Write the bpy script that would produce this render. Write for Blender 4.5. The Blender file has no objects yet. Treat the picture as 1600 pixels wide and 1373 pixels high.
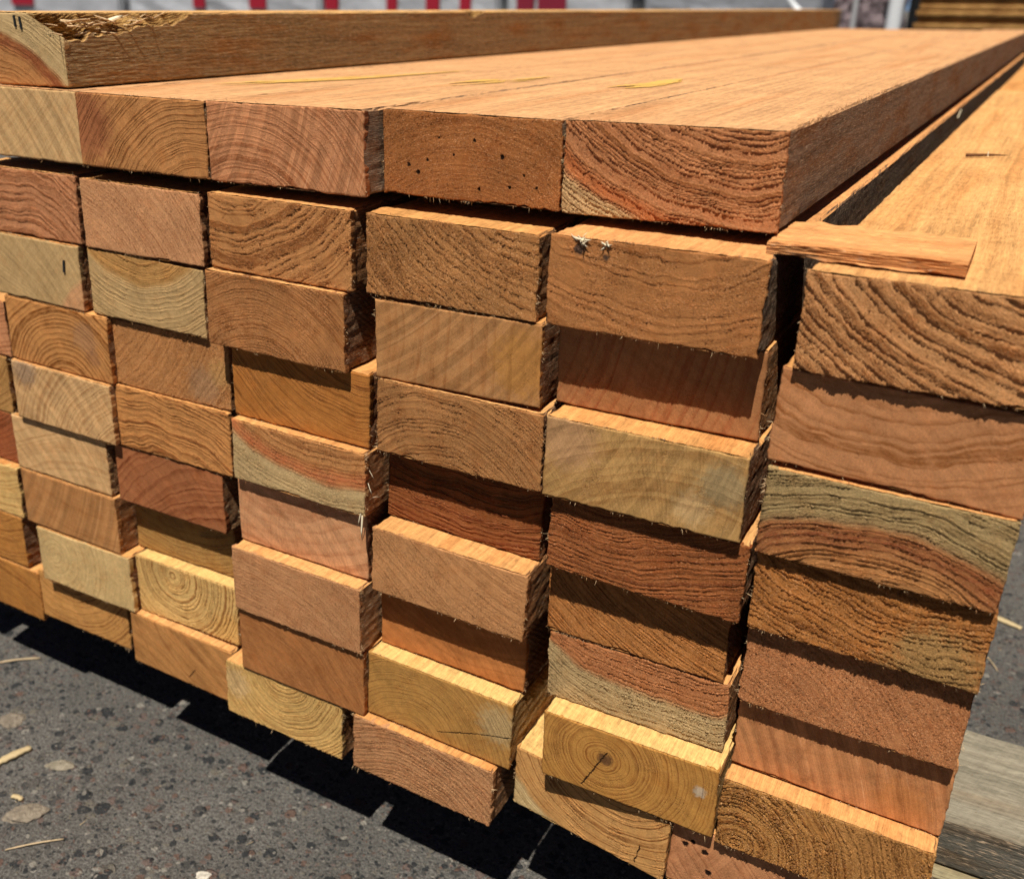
import bpy, math, random
import numpy as np
from mathutils import Matrix

S = bpy.context.scene
COL = S.collection

# ------------------------------------------------------------------ camera
cam_d = bpy.data.cameras.new("camera")
cam = bpy.data.objects.new("camera", cam_d)
COL.objects.link(cam)
S.camera = cam
F_PX, CX_, CY_, CZ_ = 1595.10, 0.54622, -0.39997, 0.45002
PITCH, YAW, ROLL, OX, OY = 0.38877640, 0.53758348, 0.01079103, -144.3585, -30.1091
sy, cy, sp, cp, sr, cr = (math.sin(YAW), math.cos(YAW), math.sin(PITCH), math.cos(PITCH),
                          math.sin(ROLL), math.cos(ROLL))
fwd = np.array([-sy * cp, cy * cp, -sp])
rgt = np.array([cy, sy, 0.0])
upv = np.cross(rgt, fwd)
r_ = cr * rgt + sr * upv
u_ = -sr * rgt + cr * upv
cam.matrix_world = Matrix(((r_[0], u_[0], -fwd[0], CX_), (r_[1], u_[1], -fwd[1], CY_),
                           (r_[2], u_[2], -fwd[2], CZ_), (0, 0, 0, 1)))
cam_d.sensor_fit = 'HORIZONTAL'
cam_d.sensor_width = 36.0
cam_d.lens = F_PX / 1600 * 36.0
cam_d.shift_x = -OX / 1600
cam_d.shift_y = OY / 1600
cam_d.clip_start = 0.02
cam_d.clip_end = 500
cam_d.dof.use_dof = True
cam_d.dof.focus_distance = 0.48
cam_d.dof.aperture_fstop = 11.5
cam_d.dof.aperture_blades = 0

# ------------------------------------------------------------------ light
SUN_EL, SUN_AZ = math.radians(64), math.radians(9.0)      # azimuth from -Y towards +X
world = bpy.data.worlds.new("World")
S.world = world
world.use_nodes = True
wn = world.node_tree
wn.nodes.clear()
w_out = wn.nodes.new('ShaderNodeOutputWorld')
w_bg = wn.nodes.new('ShaderNodeBackground')
w_sky = wn.nodes.new('ShaderNodeTexSky')
w_sky.sky_type = 'NISHITA'
w_sky.sun_disc = False
w_sky.sun_elevation = SUN_EL
w_sky.sun_rotation = math.pi - SUN_AZ
w_sky.altitude = 4000
w_sky.air_density = 0.3
w_sky.dust_density = 0.25
w_bg.inputs['Strength'].default_value = 0.05
wn.links.new(w_sky.outputs[0], w_bg.inputs['Color'])
wn.links.new(w_bg.outputs[0], w_out.inputs['Surface'])
sun_d = bpy.data.lights.new("sun", 'SUN')
sun_d.energy = 5.0
sun_d.angle = math.radians(0.5)
sun_d.color = (1.0, 0.95, 0.86)
sun = bpy.data.objects.new("sun", sun_d)
COL.objects.link(sun)
sdir = np.array([math.sin(SUN_AZ) * math.cos(SUN_EL), -math.cos(SUN_AZ) * math.cos(SUN_EL), math.sin(SUN_EL)])
from mathutils import Vector
sun.rotation_euler = Vector(sdir).to_track_quat('Z', 'Y').to_euler()
sun.location = (0, -3, 5)

S.view_settings.view_transform = 'Standard'
S.view_settings.look = 'None'
S.view_settings.exposure = 0.2
S.view_settings.gamma = 1.0
S.render.engine = 'CYCLES'
S.cycles.use_denoising = True
S.cycles.max_bounces = 8
S.cycles.diffuse_bounces = 3


# ------------------------------------------------------------------ node helper
class NT:
    """tiny wrapper: every call adds a node and returns its output socket"""

    def __init__(self, tree):
        self.t = tree

    def put(self, sock, v):
        if hasattr(v, 'is_output'):
            self.t.links.new(v, sock)
        elif v is not None:
            if isinstance(v, (tuple, list)) and sock.type == 'RGBA' and len(v) == 3:
                v = (*v, 1)
            sock.default_value = v

    def m(self, op, a, b=None, c=None, clamp=False):
        n = self.t.nodes.new('ShaderNodeMath')
        n.operation = op
        n.use_clamp = clamp
        self.put(n.inputs[0], a)
        if b is not None:
            self.put(n.inputs[1], b)
        if c is not None:
            self.put(n.inputs[2], c)
        return n.outputs[0]

    def add(self, a, b): return self.m('ADD', a, b)
    def sub(self, a, b): return self.m('SUBTRACT', a, b)
    def mul(self, a, b): return self.m('MULTIPLY', a, b)
    def div(self, a, b): return self.m('DIVIDE', a, b)
    def mad(self, a, b, c): return self.m('MULTIPLY_ADD', a, b, c)

    def sep(self, v):
        n = self.t.nodes.new('ShaderNodeSeparateXYZ')
        self.put(n.inputs[0], v)
        return n.outputs

    def vec(self, x, y, z):
        n = self.t.nodes.new('ShaderNodeCombineXYZ')
        for i, v in enumerate((x, y, z)):
            self.put(n.inputs[i], v)
        return n.outputs[0]

    def vm(self, op, a, b=None, s=None):
        n = self.t.nodes.new('ShaderNodeVectorMath')
        n.operation = op
        self.put(n.inputs[0], a)
        if b is not None:
            self.put(n.inputs[1], b)
        if s is not None:
            self.put(n.inputs['Scale'], s)
        return n.outputs[1] if op in ('LENGTH', 'DISTANCE', 'DOT_PRODUCT') else n.outputs[0]

    def noise(self, v, scale=1.0, detail=2.0, rough=0.5, color=False, dist=0.0):
        n = self.t.nodes.new('ShaderNodeTexNoise')
        self.put(n.inputs['Vector'], v)
        n.inputs['Scale'].default_value = scale
        n.inputs['Detail'].default_value = detail
        n.inputs['Roughness'].default_value = rough
        n.inputs['Distortion'].default_value = dist
        return n.outputs['Color'] if color else n.outputs['Fac']

    def noise1(self, w, detail=1.0):
        n = self.t.nodes.new('ShaderNodeTexNoise')
        n.noise_dimensions = '1D'
        self.put(n.inputs['W'], w)
        n.inputs['Scale'].default_value = 1.0
        n.inputs['Detail'].default_value = detail
        return n.outputs['Fac']

    def voro(self, v, scale, feature='F1', rnd=1.0):
        n = self.t.nodes.new('ShaderNodeTexVoronoi')
        n.feature = feature
        self.put(n.inputs['Vector'], v)
        n.inputs['Scale'].default_value = scale
        n.inputs['Randomness'].default_value = rnd
        return n

    def white(self, w):
        n = self.t.nodes.new('ShaderNodeTexWhiteNoise')
        n.noise_dimensions = '1D'
        self.put(n.inputs['W'], w)
        return n.outputs['Value']

    def ss(self, v, lo, hi):
        n = self.t.nodes.new('ShaderNodeMapRange')
        n.interpolation_type = 'SMOOTHSTEP'
        self.put(n.inputs['Value'], v)
        self.put(n.inputs['From Min'], lo)
        self.put(n.inputs['From Max'], hi)
        return n.outputs['Result']

    def mix(self, f, a, b, blend='MIX'):
        n = self.t.nodes.new('ShaderNodeMix')
        n.data_type = 'RGBA'
        n.blend_type = blend
        self.put(n.inputs[0], f)
        self.put(n.inputs[6], a)
        self.put(n.inputs[7], b)
        return n.outputs[2]

    def gain(self, col, f):
        """colour times scalar"""
        return self.vm('SCALE', col, s=f)


def new_mat(name):
    m = bpy.data.materials.new(name)
    m.use_nodes = True
    m.node_tree.nodes.clear()
    k = NT(m.node_tree)
    out = m.node_tree.nodes.new('ShaderNodeOutputMaterial')
    b = m.node_tree.nodes.new('ShaderNodeBsdfPrincipled')
    m.node_tree.links.new(b.outputs[0], out.inputs['Surface'])
    b.inputs['Roughness'].default_value = 0.85
    b.inputs['Specular IOR Level'].default_value = 0.04
    return m, k, b, out


def group(name, floats, cols, outs):
    g = bpy.data.node_groups.new(name, 'ShaderNodeTree')
    for n, d in floats:
        s = g.interface.new_socket(n, in_out='INPUT', socket_type='NodeSocketFloat')
        s.default_value = d
    for n, d in cols:
        s = g.interface.new_socket(n, in_out='INPUT', socket_type='NodeSocketColor')
        s.default_value = (*d, 1)
    for n, t in outs:
        g.interface.new_socket(n, in_out='OUTPUT', socket_type=t)
    gi = g.nodes.new('NodeGroupInput')
    go = g.nodes.new('NodeGroupOutput')
    return g, NT(g), gi.outputs, go.inputs


# ---- sawn end of a board: growth rings, rays, saw strokes, torn fibres (mm units)
G_END, k, I, O = group('sawn_end_grain', [
    ('CX', 40), ('CZ', -60), ('Spacing', 3), ('Warp', 3), ('Seed', 0), ('Late', .8), ('Relief', .35), ('Torn', .5),
    ('Cover', .5), ('SapR', 999), ('BandW', 5), ('BandAmt', 0), ('SawAng', .9), ('SawAmt', .3), ('RayAmt', .2),
    ('Blotch', .5)],
    [('Early', (.5, .27, .11)), ('LateC', (.27, .11, .04)), ('Sap', (.47, .38, .2)), ('Band', (.4, .09, .03))],
    [('Color', 'NodeSocketColor'), ('Height', 'NodeSocketFloat')])
tc = k.t.nodes.new('ShaderNodeTexCoord').outputs['Object']
ox, oy, oz = k.sep(tc)
X = k.mul(ox, 1000.0)
Z = k.mul(oz, 1000.0)
sv = k.mul(I['Seed'], 37.7)
P2 = k.vec(X, sv, Z)
n1 = k.sep(k.noise(P2, 1 / 38, 1.0, color=True))
n2 = k.sep(k.noise(P2, 1 / 9, 1.0, color=True))
w2 = k.mul(I['Warp'], 2.4)
w3 = k.mul(I['Warp'], 0.55)
Xw = k.add(k.mad(k.sub(n1[0], .5), w2, X), k.mul(k.sub(n2[0], .5), w3))
Zw = k.add(k.mad(k.sub(n1[2], .5), w2, Z), k.mul(k.sub(n2[2], .5), w3))
dx = k.sub(Xw, I['CX'])
dz = k.sub(Zw, I['CZ'])
R = k.m('SQRT', k.add(k.mul(dx, dx), k.mul(dz, dz)))
ANG = k.m('ARCTAN2', dz, dx)
ARC = k.mul(ANG, R)
nr = k.noise1(k.add(k.div(R, k.mul(I['Spacing'], 3.0)), sv))
nr2 = k.noise1(k.add(k.div(R, k.mul(I['Spacing'], .9)), k.mul(sv, 1.7)))
T0 = k.add(k.div(R, I['Spacing']), k.add(k.mul(k.sub(nr, .5), 3.0), k.mul(k.sub(nr2, .5), .9)))
cov = k.sub(1.0, I['Cover'])
tm = k.noise(P2, 1 / 17, 3.0, 0.6)
mask = k.ss(tm, k.sub(k.mad(cov, .6, .2), .1), k.add(k.mad(cov, .6, .2), .1))
jn = k.noise(k.vec(k.div(ARC, 0.75), sv, k.div(R, 0.9)), 1.0, 2.0, 0.65)
Tj = k.add(T0, k.mul(k.sub(jn, .5), k.mul(I['Torn'], k.mad(mask, .75, .12))))
f = k.m('FRACT', Tj)
late = k.mul(k.ss(f, .38, .88), k.sub(1.0, k.ss(f, .92, 1.0)))
rv = k.white(k.m('FLOOR', Tj))
lmod = k.noise(k.vec(k.div(ARC, 6.0), sv, k.div(R, 1.5)), 1.0, 3.0, .6)
lateF = k.m('MULTIPLY', k.mul(late, I['Late']), k.mul(k.mad(rv, .8, .4), k.mad(k.ss(lmod, .3, .65), .75, .35)), clamp=True)
fine = k.noise(P2, 1 / 0.55, 2.0, 0.6)
nb = k.noise(P2, 1 / 24, 4.0, 0.55)
nb2 = k.noise(k.vec(Z, sv, X), 1 / 15, 3.0, 0.6)
heart = k.mix(lateF, I['Early'], I['LateC'])
heart = k.mix(k.m('MULTIPLY', k.ss(nb2, .5, .8), I['Blotch'], clamp=True), heart, k.mix(1.0, heart, (.74, .60, .48), 'MULTIPLY'))
sapc = k.mix(k.mul(lateF, .55), I['Sap'], k.mix(1.0, I['Sap'], (.5, .42, .34), 'MULTIPLY'))
rs = k.add(R, k.mul(k.sub(nb, .5), 4.0))
rs2 = k.add(rs, k.mul(k.sub(lmod, .5), 3.0))
sapm = k.ss(rs2, k.sub(I['SapR'], 2.6), k.add(I['SapR'], 2.2))
bd = k.div(k.m('ABSOLUTE', k.sub(rs, k.sub(I['SapR'], k.mul(I['BandW'], .5)))), I['BandW'])
bandm = k.m('MULTIPLY', k.mul(k.sub(1.0, k.ss(bd, .05, 1.0)), k.mad(k.ss(lmod, .3, .7), .6, .4)), I['BandAmt'], clamp=True)
c = k.mix(sapm, heart, sapc)
c = k.mix(bandm, c, k.mix(k.mul(lateF, .6), I['Band'], k.mix(1.0, I['Band'], (.5, .4, .35), 'MULTIPLY')))
# saw strokes: slightly curved parallel scratches
ca = k.m('COSINE', I['SawAng'])
sa = k.m('SINE', I['SawAng'])
U = k.add(k.mul(X, ca), k.mul(Z, sa))
V = k.sub(k.mul(Z, ca), k.mul(X, sa))
U = k.add(U, k.div(k.mul(V, V), 340.0))
Us = k.add(U, sv)
sn = k.noise1(k.div(Us, .38), 2.0)
snb = k.noise1(k.div(Us, 5.0), 2.0)
fade = k.ss(k.noise(P2, 1 / 13, 2.0), .3, .7)
smooth_m = k.mad(mask, -.75, 1.0)
scratch = k.m('MULTIPLY', k.mul(k.ss(k.noise1(k.div(Us, 1.1), 1.0), .68, .78), k.mul(I['SawAmt'], fade)), k.mul(smooth_m, .5), clamp=True)
c = k.mix(scratch, c, k.mix(.35, k.gain(c, 1.25), (.62, .44, .27)))
val = k.mad(k.sub(sn, .5), k.mul(I['SawAmt'], k.mul(smooth_m, .55)), 1.0)
val = k.add(val, k.mul(k.sub(k.ss(snb, .4, .6), .5), k.mul(I['SawAmt'], k.mul(smooth_m, .28))))
rayn = k.noise1(k.mul(ANG, 95.0), 2.0)
val = k.add(val, k.mul(k.sub(rayn, .5), k.mul(I['RayAmt'], k.mul(smooth_m, .7))))
val = k.add(val, k.mul(k.sub(nb, .5), k.mul(I['Blotch'], 1.1)))
val = k.add(val, k.mul(k.sub(fine, .5), .8))
val = k.add(val, k.mul(k.sub(k.noise(P2, 1 / 3.5, 3.0, .6), .5), .45))
fl = k.noise(k.vec(k.div(ARC, .7), sv, k.div(R, .32)), 1.0, 2.0, .6)
fleck = k.mul(k.ss(fl, .56, .68), k.mul(I['Torn'], k.mad(mask, .6, .08)))
c = k.mix(k.m('MINIMUM', fleck, .75), c, k.mix(.5, k.gain(c, 1.45), (.74, .47, .27)))  # pale torn fibres, their crumbly highlights put into the colour
hue = k.noise(P2, 1 / 8.0, 3.0, .6)
c = k.mix(k.mul(k.ss(hue, .48, .75), .5), c, k.mix(1.0, c, (.95, .83, .74), 'MULTIPLY'))
speck = k.ss(k.noise(P2, 1 / 0.8, 2.0), .58, .68)
val = k.sub(val, k.mul(speck, k.mul(I['Torn'], k.mad(mask, .34, .04))))
k.put(O['Color'], k.gain(c, k.m('MAXIMUM', val, .12)))
armod = k.ss(k.noise(k.vec(k.div(ARC, 9.0), sv, k.div(R, 3.0)), 1.0, 2.0), .32, .66)
ridge = k.mul(k.mul(k.sub(late, .35), k.mad(armod, 1.1, .25)), k.mul(I['Relief'], k.mad(mask, .8, .2)))
tn = k.noise(k.vec(k.div(ARC, 0.9), sv, k.div(R, 0.45)), 1.0, 2.0, 0.6)
tn = k.sub(k.m('ABSOLUTE', k.mul(k.sub(tn, .5), 2.2)), .25)
hgt = k.add(ridge, k.mul(tn, k.mul(I['Torn'], k.mad(mask, .48, .06))))
hgt = k.add(hgt, k.mul(k.sub(fine, .5), k.mad(mask, .10, .05)))
hgt = k.add(hgt, k.mul(k.sub(sn, .5), k.mul(I['SawAmt'], .07)))
hgt = k.add(hgt, k.mul(k.sub(nb, .5), .5))
gr = k.noise(P2, 1 / .85, 3.0, .62, dist=.6)
grm = k.mul(I['Torn'], k.mul(k.mad(mask, .9, .06), k.mad(k.ss(f, .3, .6), .7, .3)))
hgt = k.add(hgt, k.mul(k.m('ABSOLUTE', k.sub(gr, .5)), k.mul(grm, 1.6)))
k.put(O['Height'], hgt)

# ---- long faces: fresh orange top, weathered rough edges
G_SIDE, k, I, O = group('long_grain', [('Seed', 0), ('Weather', .6), ('Saw', .6), ('Chalk', 0)],
                        [('Fresh', (.66, .34, .14)), ('Worn', (.2, .12, .07))],
                        [('Color', 'NodeSocketColor'), ('Height', 'NodeSocketFloat')])
tc = k.t.nodes.new('ShaderNodeTexCoord').outputs['Object']
ox, oy, oz = k.sep(tc)
X = k.mul(ox, 1000.0)
Y = k.mul(oy, 1000.0)
Z = k.mul(oz, 1000.0)
sv = k.mul(I['Seed'], 53.1)
geo = k.t.nodes.new('ShaderNodeNewGeometry')
nx, ny, nz = k.sep(geo.outputs['True Normal'])
topm = k.ss(nz, .45, .85)
wob = k.noise(k.vec(k.div(X, 30.0), k.div(Y, 170.0), k.add(sv, k.div(Z, 30.0))), 1.0, 1.0)
Xs = k.add(X, k.mul(k.sub(wob, .5), 9.0))
g1 = k.noise(k.vec(k.div(Xs, 2.6), k.div(Y, 160.0), k.add(sv, k.div(Z, 2.6))), 1.0, 2.0)
g2 = k.noise(k.vec(k.div(X, .42), k.div(Y, 9.0), k.add(sv, k.div(Z, .42))), 1.0, 2.0, .6)
g3 = k.noise(k.vec(k.div(Xs, 16.0), k.div(Y, 300.0), k.add(sv, k.div(Z, 16.0))), 1.0, 3.0)
gb = k.noise(k.vec(k.div(X, 30.0), k.div(Y, 45.0), sv), 1.0, 4.0, .6)
# edge strokes of the saw, leaning across the narrow face
sawc = k.add(k.mul(Y, .62), k.mul(Z, .78))
saww = k.add(sawc, k.mul(k.noise(k.vec(k.div(Y, 6.0), k.div(Z, 6.0), sv), 1.0, 2.0), 2.6))
sws = k.m('SINE', k.mul(saww, 2 * math.pi / 2.7))
swn = k.noise(k.vec(k.div(sawc, 1.1), k.div(k.sub(k.mul(Z, .62), k.mul(Y, .78)), 7.0), sv), 1.0, 2.0, .6)
tv = k.add(1.0, k.add(k.mul(k.sub(g1, .5), .85), k.add(k.mul(k.sub(g2, .5), .9), k.mul(k.sub(gb, .5), .6))))
gm = k.noise(k.vec(k.div(X, 3.0), k.div(Y, 7.0), sv), 1.0, 4.0, .7)
tv = k.add(tv, k.mul(k.sub(gm, .5), .95))
chat = k.noise1(k.add(k.div(Y, 2.4), k.add(sv, k.mul(X, .12))), 2.0)
tv = k.add(tv, k.mul(k.sub(chat, .5), .26))
topc = k.mix(k.mul(k.ss(g3, .48, .72), .6), I['Fresh'], k.mix(1.0, I['Fresh'], (.84, .68, .58), 'MULTIPLY'))
topc = k.gain(topc, tv)
pit = k.ss(k.noise(k.vec(k.div(X, 1.2), k.div(Y, 2.2), sv), 1.0, 1.0), .74, .8)
topc = k.mix(k.mul(pit, .75), topc, (.16, .07, .03))
sidec = k.mix(I['Weather'], k.mix(1.0, I['Fresh'], (.72, .62, .52), 'MULTIPLY'), I['Worn'])
gq = k.noise(k.vec(k.div(Z, 17.0), k.div(Y, 90.0), sv), 1.0, 3.0, .6)
sidec = k.mix(k.ss(gq, .45, .7), sidec, k.mix(1.0, sidec, (.95, .68, .48), 'MULTIPLY'))
sidec = k.gain(sidec, k.add(1.0, k.add(k.mul(k.sub(g2, .5), 1.6), k.add(k.mul(k.sub(g1, .5), 1.1), k.mul(k.sub(swn, .5), .8)))))
hair = k.ss(k.noise(k.vec(k.div(X, .4), k.div(Y, 6.0), k.add(k.div(Z, .4), sv)), 1.0, 1.0), .60, .70)
sidec = k.mix(k.mul(hair, .75), sidec, (.56, .40, .26))
c = k.mix(topm, sidec, topc)
at = k.t.nodes.new('ShaderNodeAttribute')
at.attribute_name = 'torn'
torn = at.outputs['Fac']
tnz = k.noise(k.vec(k.div(X, 1.3), k.div(Y, 16.0), k.div(Z, 1.3)), 1.0, 3.0, .65)
tcol = k.mix(k.ss(tnz, .35, .62), (.20, .085, .025), (.62, .36, .125))  # fresh torn wood, with the shade of its hollows painted in
c = k.mix(torn, c, tcol)
k.put(O['Color'], c)
hs = k.add(k.mul(sws, k.mul(I['Saw'], .22)), k.add(k.mul(k.sub(swn, .5), k.mul(I['Saw'], 1.0)), k.mul(k.sub(g2, .5), 1.1)))
ht = k.add(k.mul(k.sub(g2, .5), .50), k.add(k.mul(k.add(k.sub(g1, .5), k.sub(gm, .5)), .35), k.mul(k.sub(chat, .5), .07)))
hh = k.add(k.mul(hs, k.sub(1.0, topm)), k.mul(ht, topm))
hh = k.add(hh, k.mul(torn, k.mul(k.sub(tnz, .5), 5.0)))
k.put(O['Height'], hh)

SCH = {  # early wood, late wood (linear albedo)
    'tan': ((.52, .285, .125), (.29, .125, .045)),
    'pale': ((.58, .385, .20), (.37, .20, .085)),
    'cream': ((.62, .43, .19), (.36, .19, .065)),
    'pink': ((.55, .285, .155), (.32, .13, .06)),
    'brown': ((.40, .19, .072), (.19, .075, .026)),
    'red': ((.36, .135, .06), (.17, .05, .02)),
    'gold': ((.47, .245, .075), (.23, .095, .027)),
    'olive': ((.46, .29, .12), (.26, .14, .05)),
}


def end_material(seed, sch, cx, cz, spacing, cracks=(), spots=(), stains=(), early=None, **kw):
    m, k, b, out = new_mat('sawn_end_grain')
    g = k.t.nodes.new('ShaderNodeGroup')
    g.node_tree = G_END
    kw['Relief'] = kw.get('Relief', .35) * .86
    kw['Torn'] = kw.get('Torn', .5) * 1.35
    kw['Late'] = kw.get('Late', .8) * 1.15
    vals = dict(CX=cx, CZ=cz, Spacing=spacing, Seed=seed * 1.37, **kw)
    for n, v in vals.items():
        k.put(g.inputs[n], v)
    e, l = SCH[sch]
    k.put(g.inputs['Early'], early or e)
    k.put(g.inputs['LateC'], tuple(q * g_ for q, g_ in zip(l, (.88, .72, .58))))
    col, h = g.outputs['Color'], g.outputs['Height']
    if cracks or spots or stains:
        tc = k.t.nodes.new('ShaderNodeTexCoord').outputs['Object']
        P = k.sep(k.vm('SCALE', tc, s=1000.0))
        wn_ = k.sep(k.noise(k.vec(P[0], seed * 3.1, P[2]), 1 / 2.6, 3.0, .7, color=True))
        px = k.add(P[0], k.mul(k.sub(wn_[0], .5), 2.4))
        pz = k.add(P[2], k.mul(k.sub(wn_[2], .5), 2.4))
        for (x0, z0, x1, z1, wd) in cracks:
            lx, lz = x1 - x0, z1 - z0
            L2 = lx * lx + lz * lz
            t = k.m('DIVIDE', k.add(k.mul(k.sub(px, x0), lx), k.mul(k.sub(pz, z0), lz)), L2, clamp=True)
            ex = k.sub(px, k.mad(t, lx, x0))
            ez = k.sub(pz, k.mad(t, lz, z0))
            dd = k.m('SQRT', k.add(k.mul(ex, ex), k.mul(ez, ez)))
            mk = k.sub(1.0, k.ss(dd, wd * .35, wd))
            col = k.mix(mk, col, (.035, .016, .008))
            h = k.sub(h, k.mul(mk, .45))
        for (x0, z0, rr, cc, am) in stains:
            dd = k.m('SQRT', k.add(k.m('POWER', k.sub(px, x0), 2.0), k.m('POWER', k.sub(pz, z0), 2.0)))
            nn = k.noise(k.vec(P[0], seed, P[2]), 1 / 3.0, 3.0, .65)
            mk = k.m('MULTIPLY', k.sub(1.0, k.ss(k.add(dd, k.mul(k.sub(nn, .5), rr * 1.1)), rr * .4, rr)), am, clamp=True)
            lum = k.vm('DOT_PRODUCT', col, (.35, .5, .15))
            col = k.mix(mk, col, k.gain(cc, k.mad(lum, 3.0, .25)))
        for (x0, z0, rr) in spots:
            dd = k.m('SQRT', k.add(k.m('POWER', k.sub(px, x0), 2.0), k.m('POWER', k.sub(pz, z0), 2.0)))
            mk = k.sub(1.0, k.ss(dd, rr * .6, rr))
            col = k.mix(mk, col, (.02, .010, .006))
            h = k.sub(h, k.mul(mk, .5))
    k.put(b.inputs['Base Color'], col)
    vd = k.t.nodes.new('ShaderNodeVectorDisplacement')
    vd.space = 'OBJECT'
    vd.inputs['Midlevel'].default_value = 0.0
    vd.inputs['Scale'].default_value = 1.0
    k.put(vd.inputs['Vector'], k.vec(0.0, k.mul(h, -0.001), 0.0))
    k.put(out.inputs['Displacement'], vd.outputs[0])
    m.displacement_method = 'BOTH'
    return m


def side_material(seed, fresh=(.70, .365, .15), worn=(.2, .12, .07), weather=.6, saw=.6):
    m, k, b, out = new_mat('long_grain')
    g = k.t.nodes.new('ShaderNodeGroup')
    g.node_tree = G_SIDE
    for n, v in dict(Seed=seed, Fresh=fresh, Worn=worn, Weather=weather, Saw=saw).items():
        k.put(g.inputs[n], v)
    k.put(b.inputs['Base Color'], g.outputs['Color'])
    bp = k.t.nodes.new('ShaderNodeBump')
    bp.inputs['Strength'].default_value = 1.0
    bp.inputs['Distance'].default_value = 0.001
    k.put(bp.inputs['Height'], g.outputs['Height'])
    k.put(b.inputs['Normal'], bp.outputs[0])
    return m


def plain(name, col, rough=.85, noise_amt=.3, scale=300.0, metal=0.0, spec=.2, bump=0.0):
    m, k, b, out = new_mat(name)
    tc = k.t.nodes.new('ShaderNodeTexCoord').outputs['Object']
    n = k.noise(tc, scale, 3.0, .6)
    k.put(b.inputs['Base Color'], k.gain(k.mix(0.0, col, col), k.mad(k.sub(n, .5), noise_amt * 2, 1.0)))
    b.inputs['Roughness'].default_value = rough
    b.inputs['Metallic'].default_value = metal
    b.inputs['Specular IOR Level'].default_value = spec
    if bump:
        bp = k.t.nodes.new('ShaderNodeBump')
        bp.inputs['Distance'].default_value = bump
        k.put(bp.inputs['Height'], n)
        k.put(b.inputs['Normal'], bp.outputs[0])
    return m


# ------------------------------------------------------------------ mesh helpers
def link(name, me, parent=None):
    o = bpy.data.objects.new(name, me)
    COL.objects.link(o)
    if parent is not None:
        o.parent = parent
    return o


def mesh_np(name, V, faces, mats, mat_idx=None, smooth=None):
    """faces: list of integer arrays (n, k)"""
    me = bpy.data.meshes.new(name)
    V = np.asarray(V, dtype=np.float32)
    me.vertices.add(len(V))
    me.vertices.foreach_set('co', V.ravel())
    loops = np.concatenate([np.asarray(a, dtype=np.int32).ravel() for a in faces])
    cnt = np.concatenate([np.full(len(a), np.asarray(a).shape[1], dtype=np.int32) for a in faces])
    me.loops.add(len(loops))
    me.loops.foreach_set('vertex_index', loops)
    me.polygons.add(len(cnt))
    st = np.zeros(len(cnt), dtype=np.int32)
    st[1:] = np.cumsum(cnt)[:-1]
    me.polygons.foreach_set('loop_start', st)
    if mat_idx is not None:
        me.polygons.foreach_set('material_index', np.concatenate(
            [np.full(len(a), i, dtype=np.int32) for a, i in zip(faces, mat_idx)]))
    if smooth is not None:
        me.polygons.foreach_set('use_smooth', np.concatenate(
            [np.full(len(a), s, dtype=bool) for a, s in zip(faces, smooth)]))
    for mt in mats:
        me.materials.append(mt)
    me.update(calc_edges=True)
    me.validate()
    return me


def vnoise(rng, x, period):
    """1D smooth value noise sampled at x"""
    t = np.asarray(x) / period
    n = int(np.max(t) - np.min(t)) + 4
    vals = rng.uniform(-1, 1, n)
    t = t - np.min(t)
    i = t.astype(int)
    fr = t - i
    fr = fr * fr * (3 - 2 * fr)
    return vals[i] * (1 - fr) + vals[i + 1] * fr


def sliver(base, d, length, width, rng, bend=.4):
    """a tapering three-sided splinter: 7 verts, 6 quads/tris as triangles"""
    d = np.asarray(d, float)
    d = d / np.linalg.norm(d)
    a = np.cross(d, rng.normal(size=3))
    a /= np.linalg.norm(a)
    b = np.cross(d, a)
    ang = np.array([0, 2.1, 4.2])
    ring = np.cos(ang)[:, None] * a + np.sin(ang)[:, None] * b
    base = np.asarray(base, float)
    mid = base + d * length * .55 + a * bend * length * .12
    tip = base + d * length + a * bend * length * .45
    V = np.vstack([base + ring * width * .5, mid + ring * width * .36, tip[None]])
    F = [(0, 1, 4), (0, 4, 3), (1, 2, 5), (1, 5, 4), (2, 0, 3), (2, 3, 5), (3, 4, 6), (4, 5, 6), (5, 3, 6)]
    return V, np.array(F)


M_FIB = plain('pale_fibre_glint', (.72, .50, .28), .8, .3, 900)
M_FIB2 = plain('brown_fibre', (.40, .21, .09), .85, .3, 900)
M_SPL = plain('white_splinter', (.86, .74, .52), .7, .2, 700)
M_BLACK = plain('black_steel', (.012, .014, .016), .45, .3, 500, spec=.5)


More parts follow.
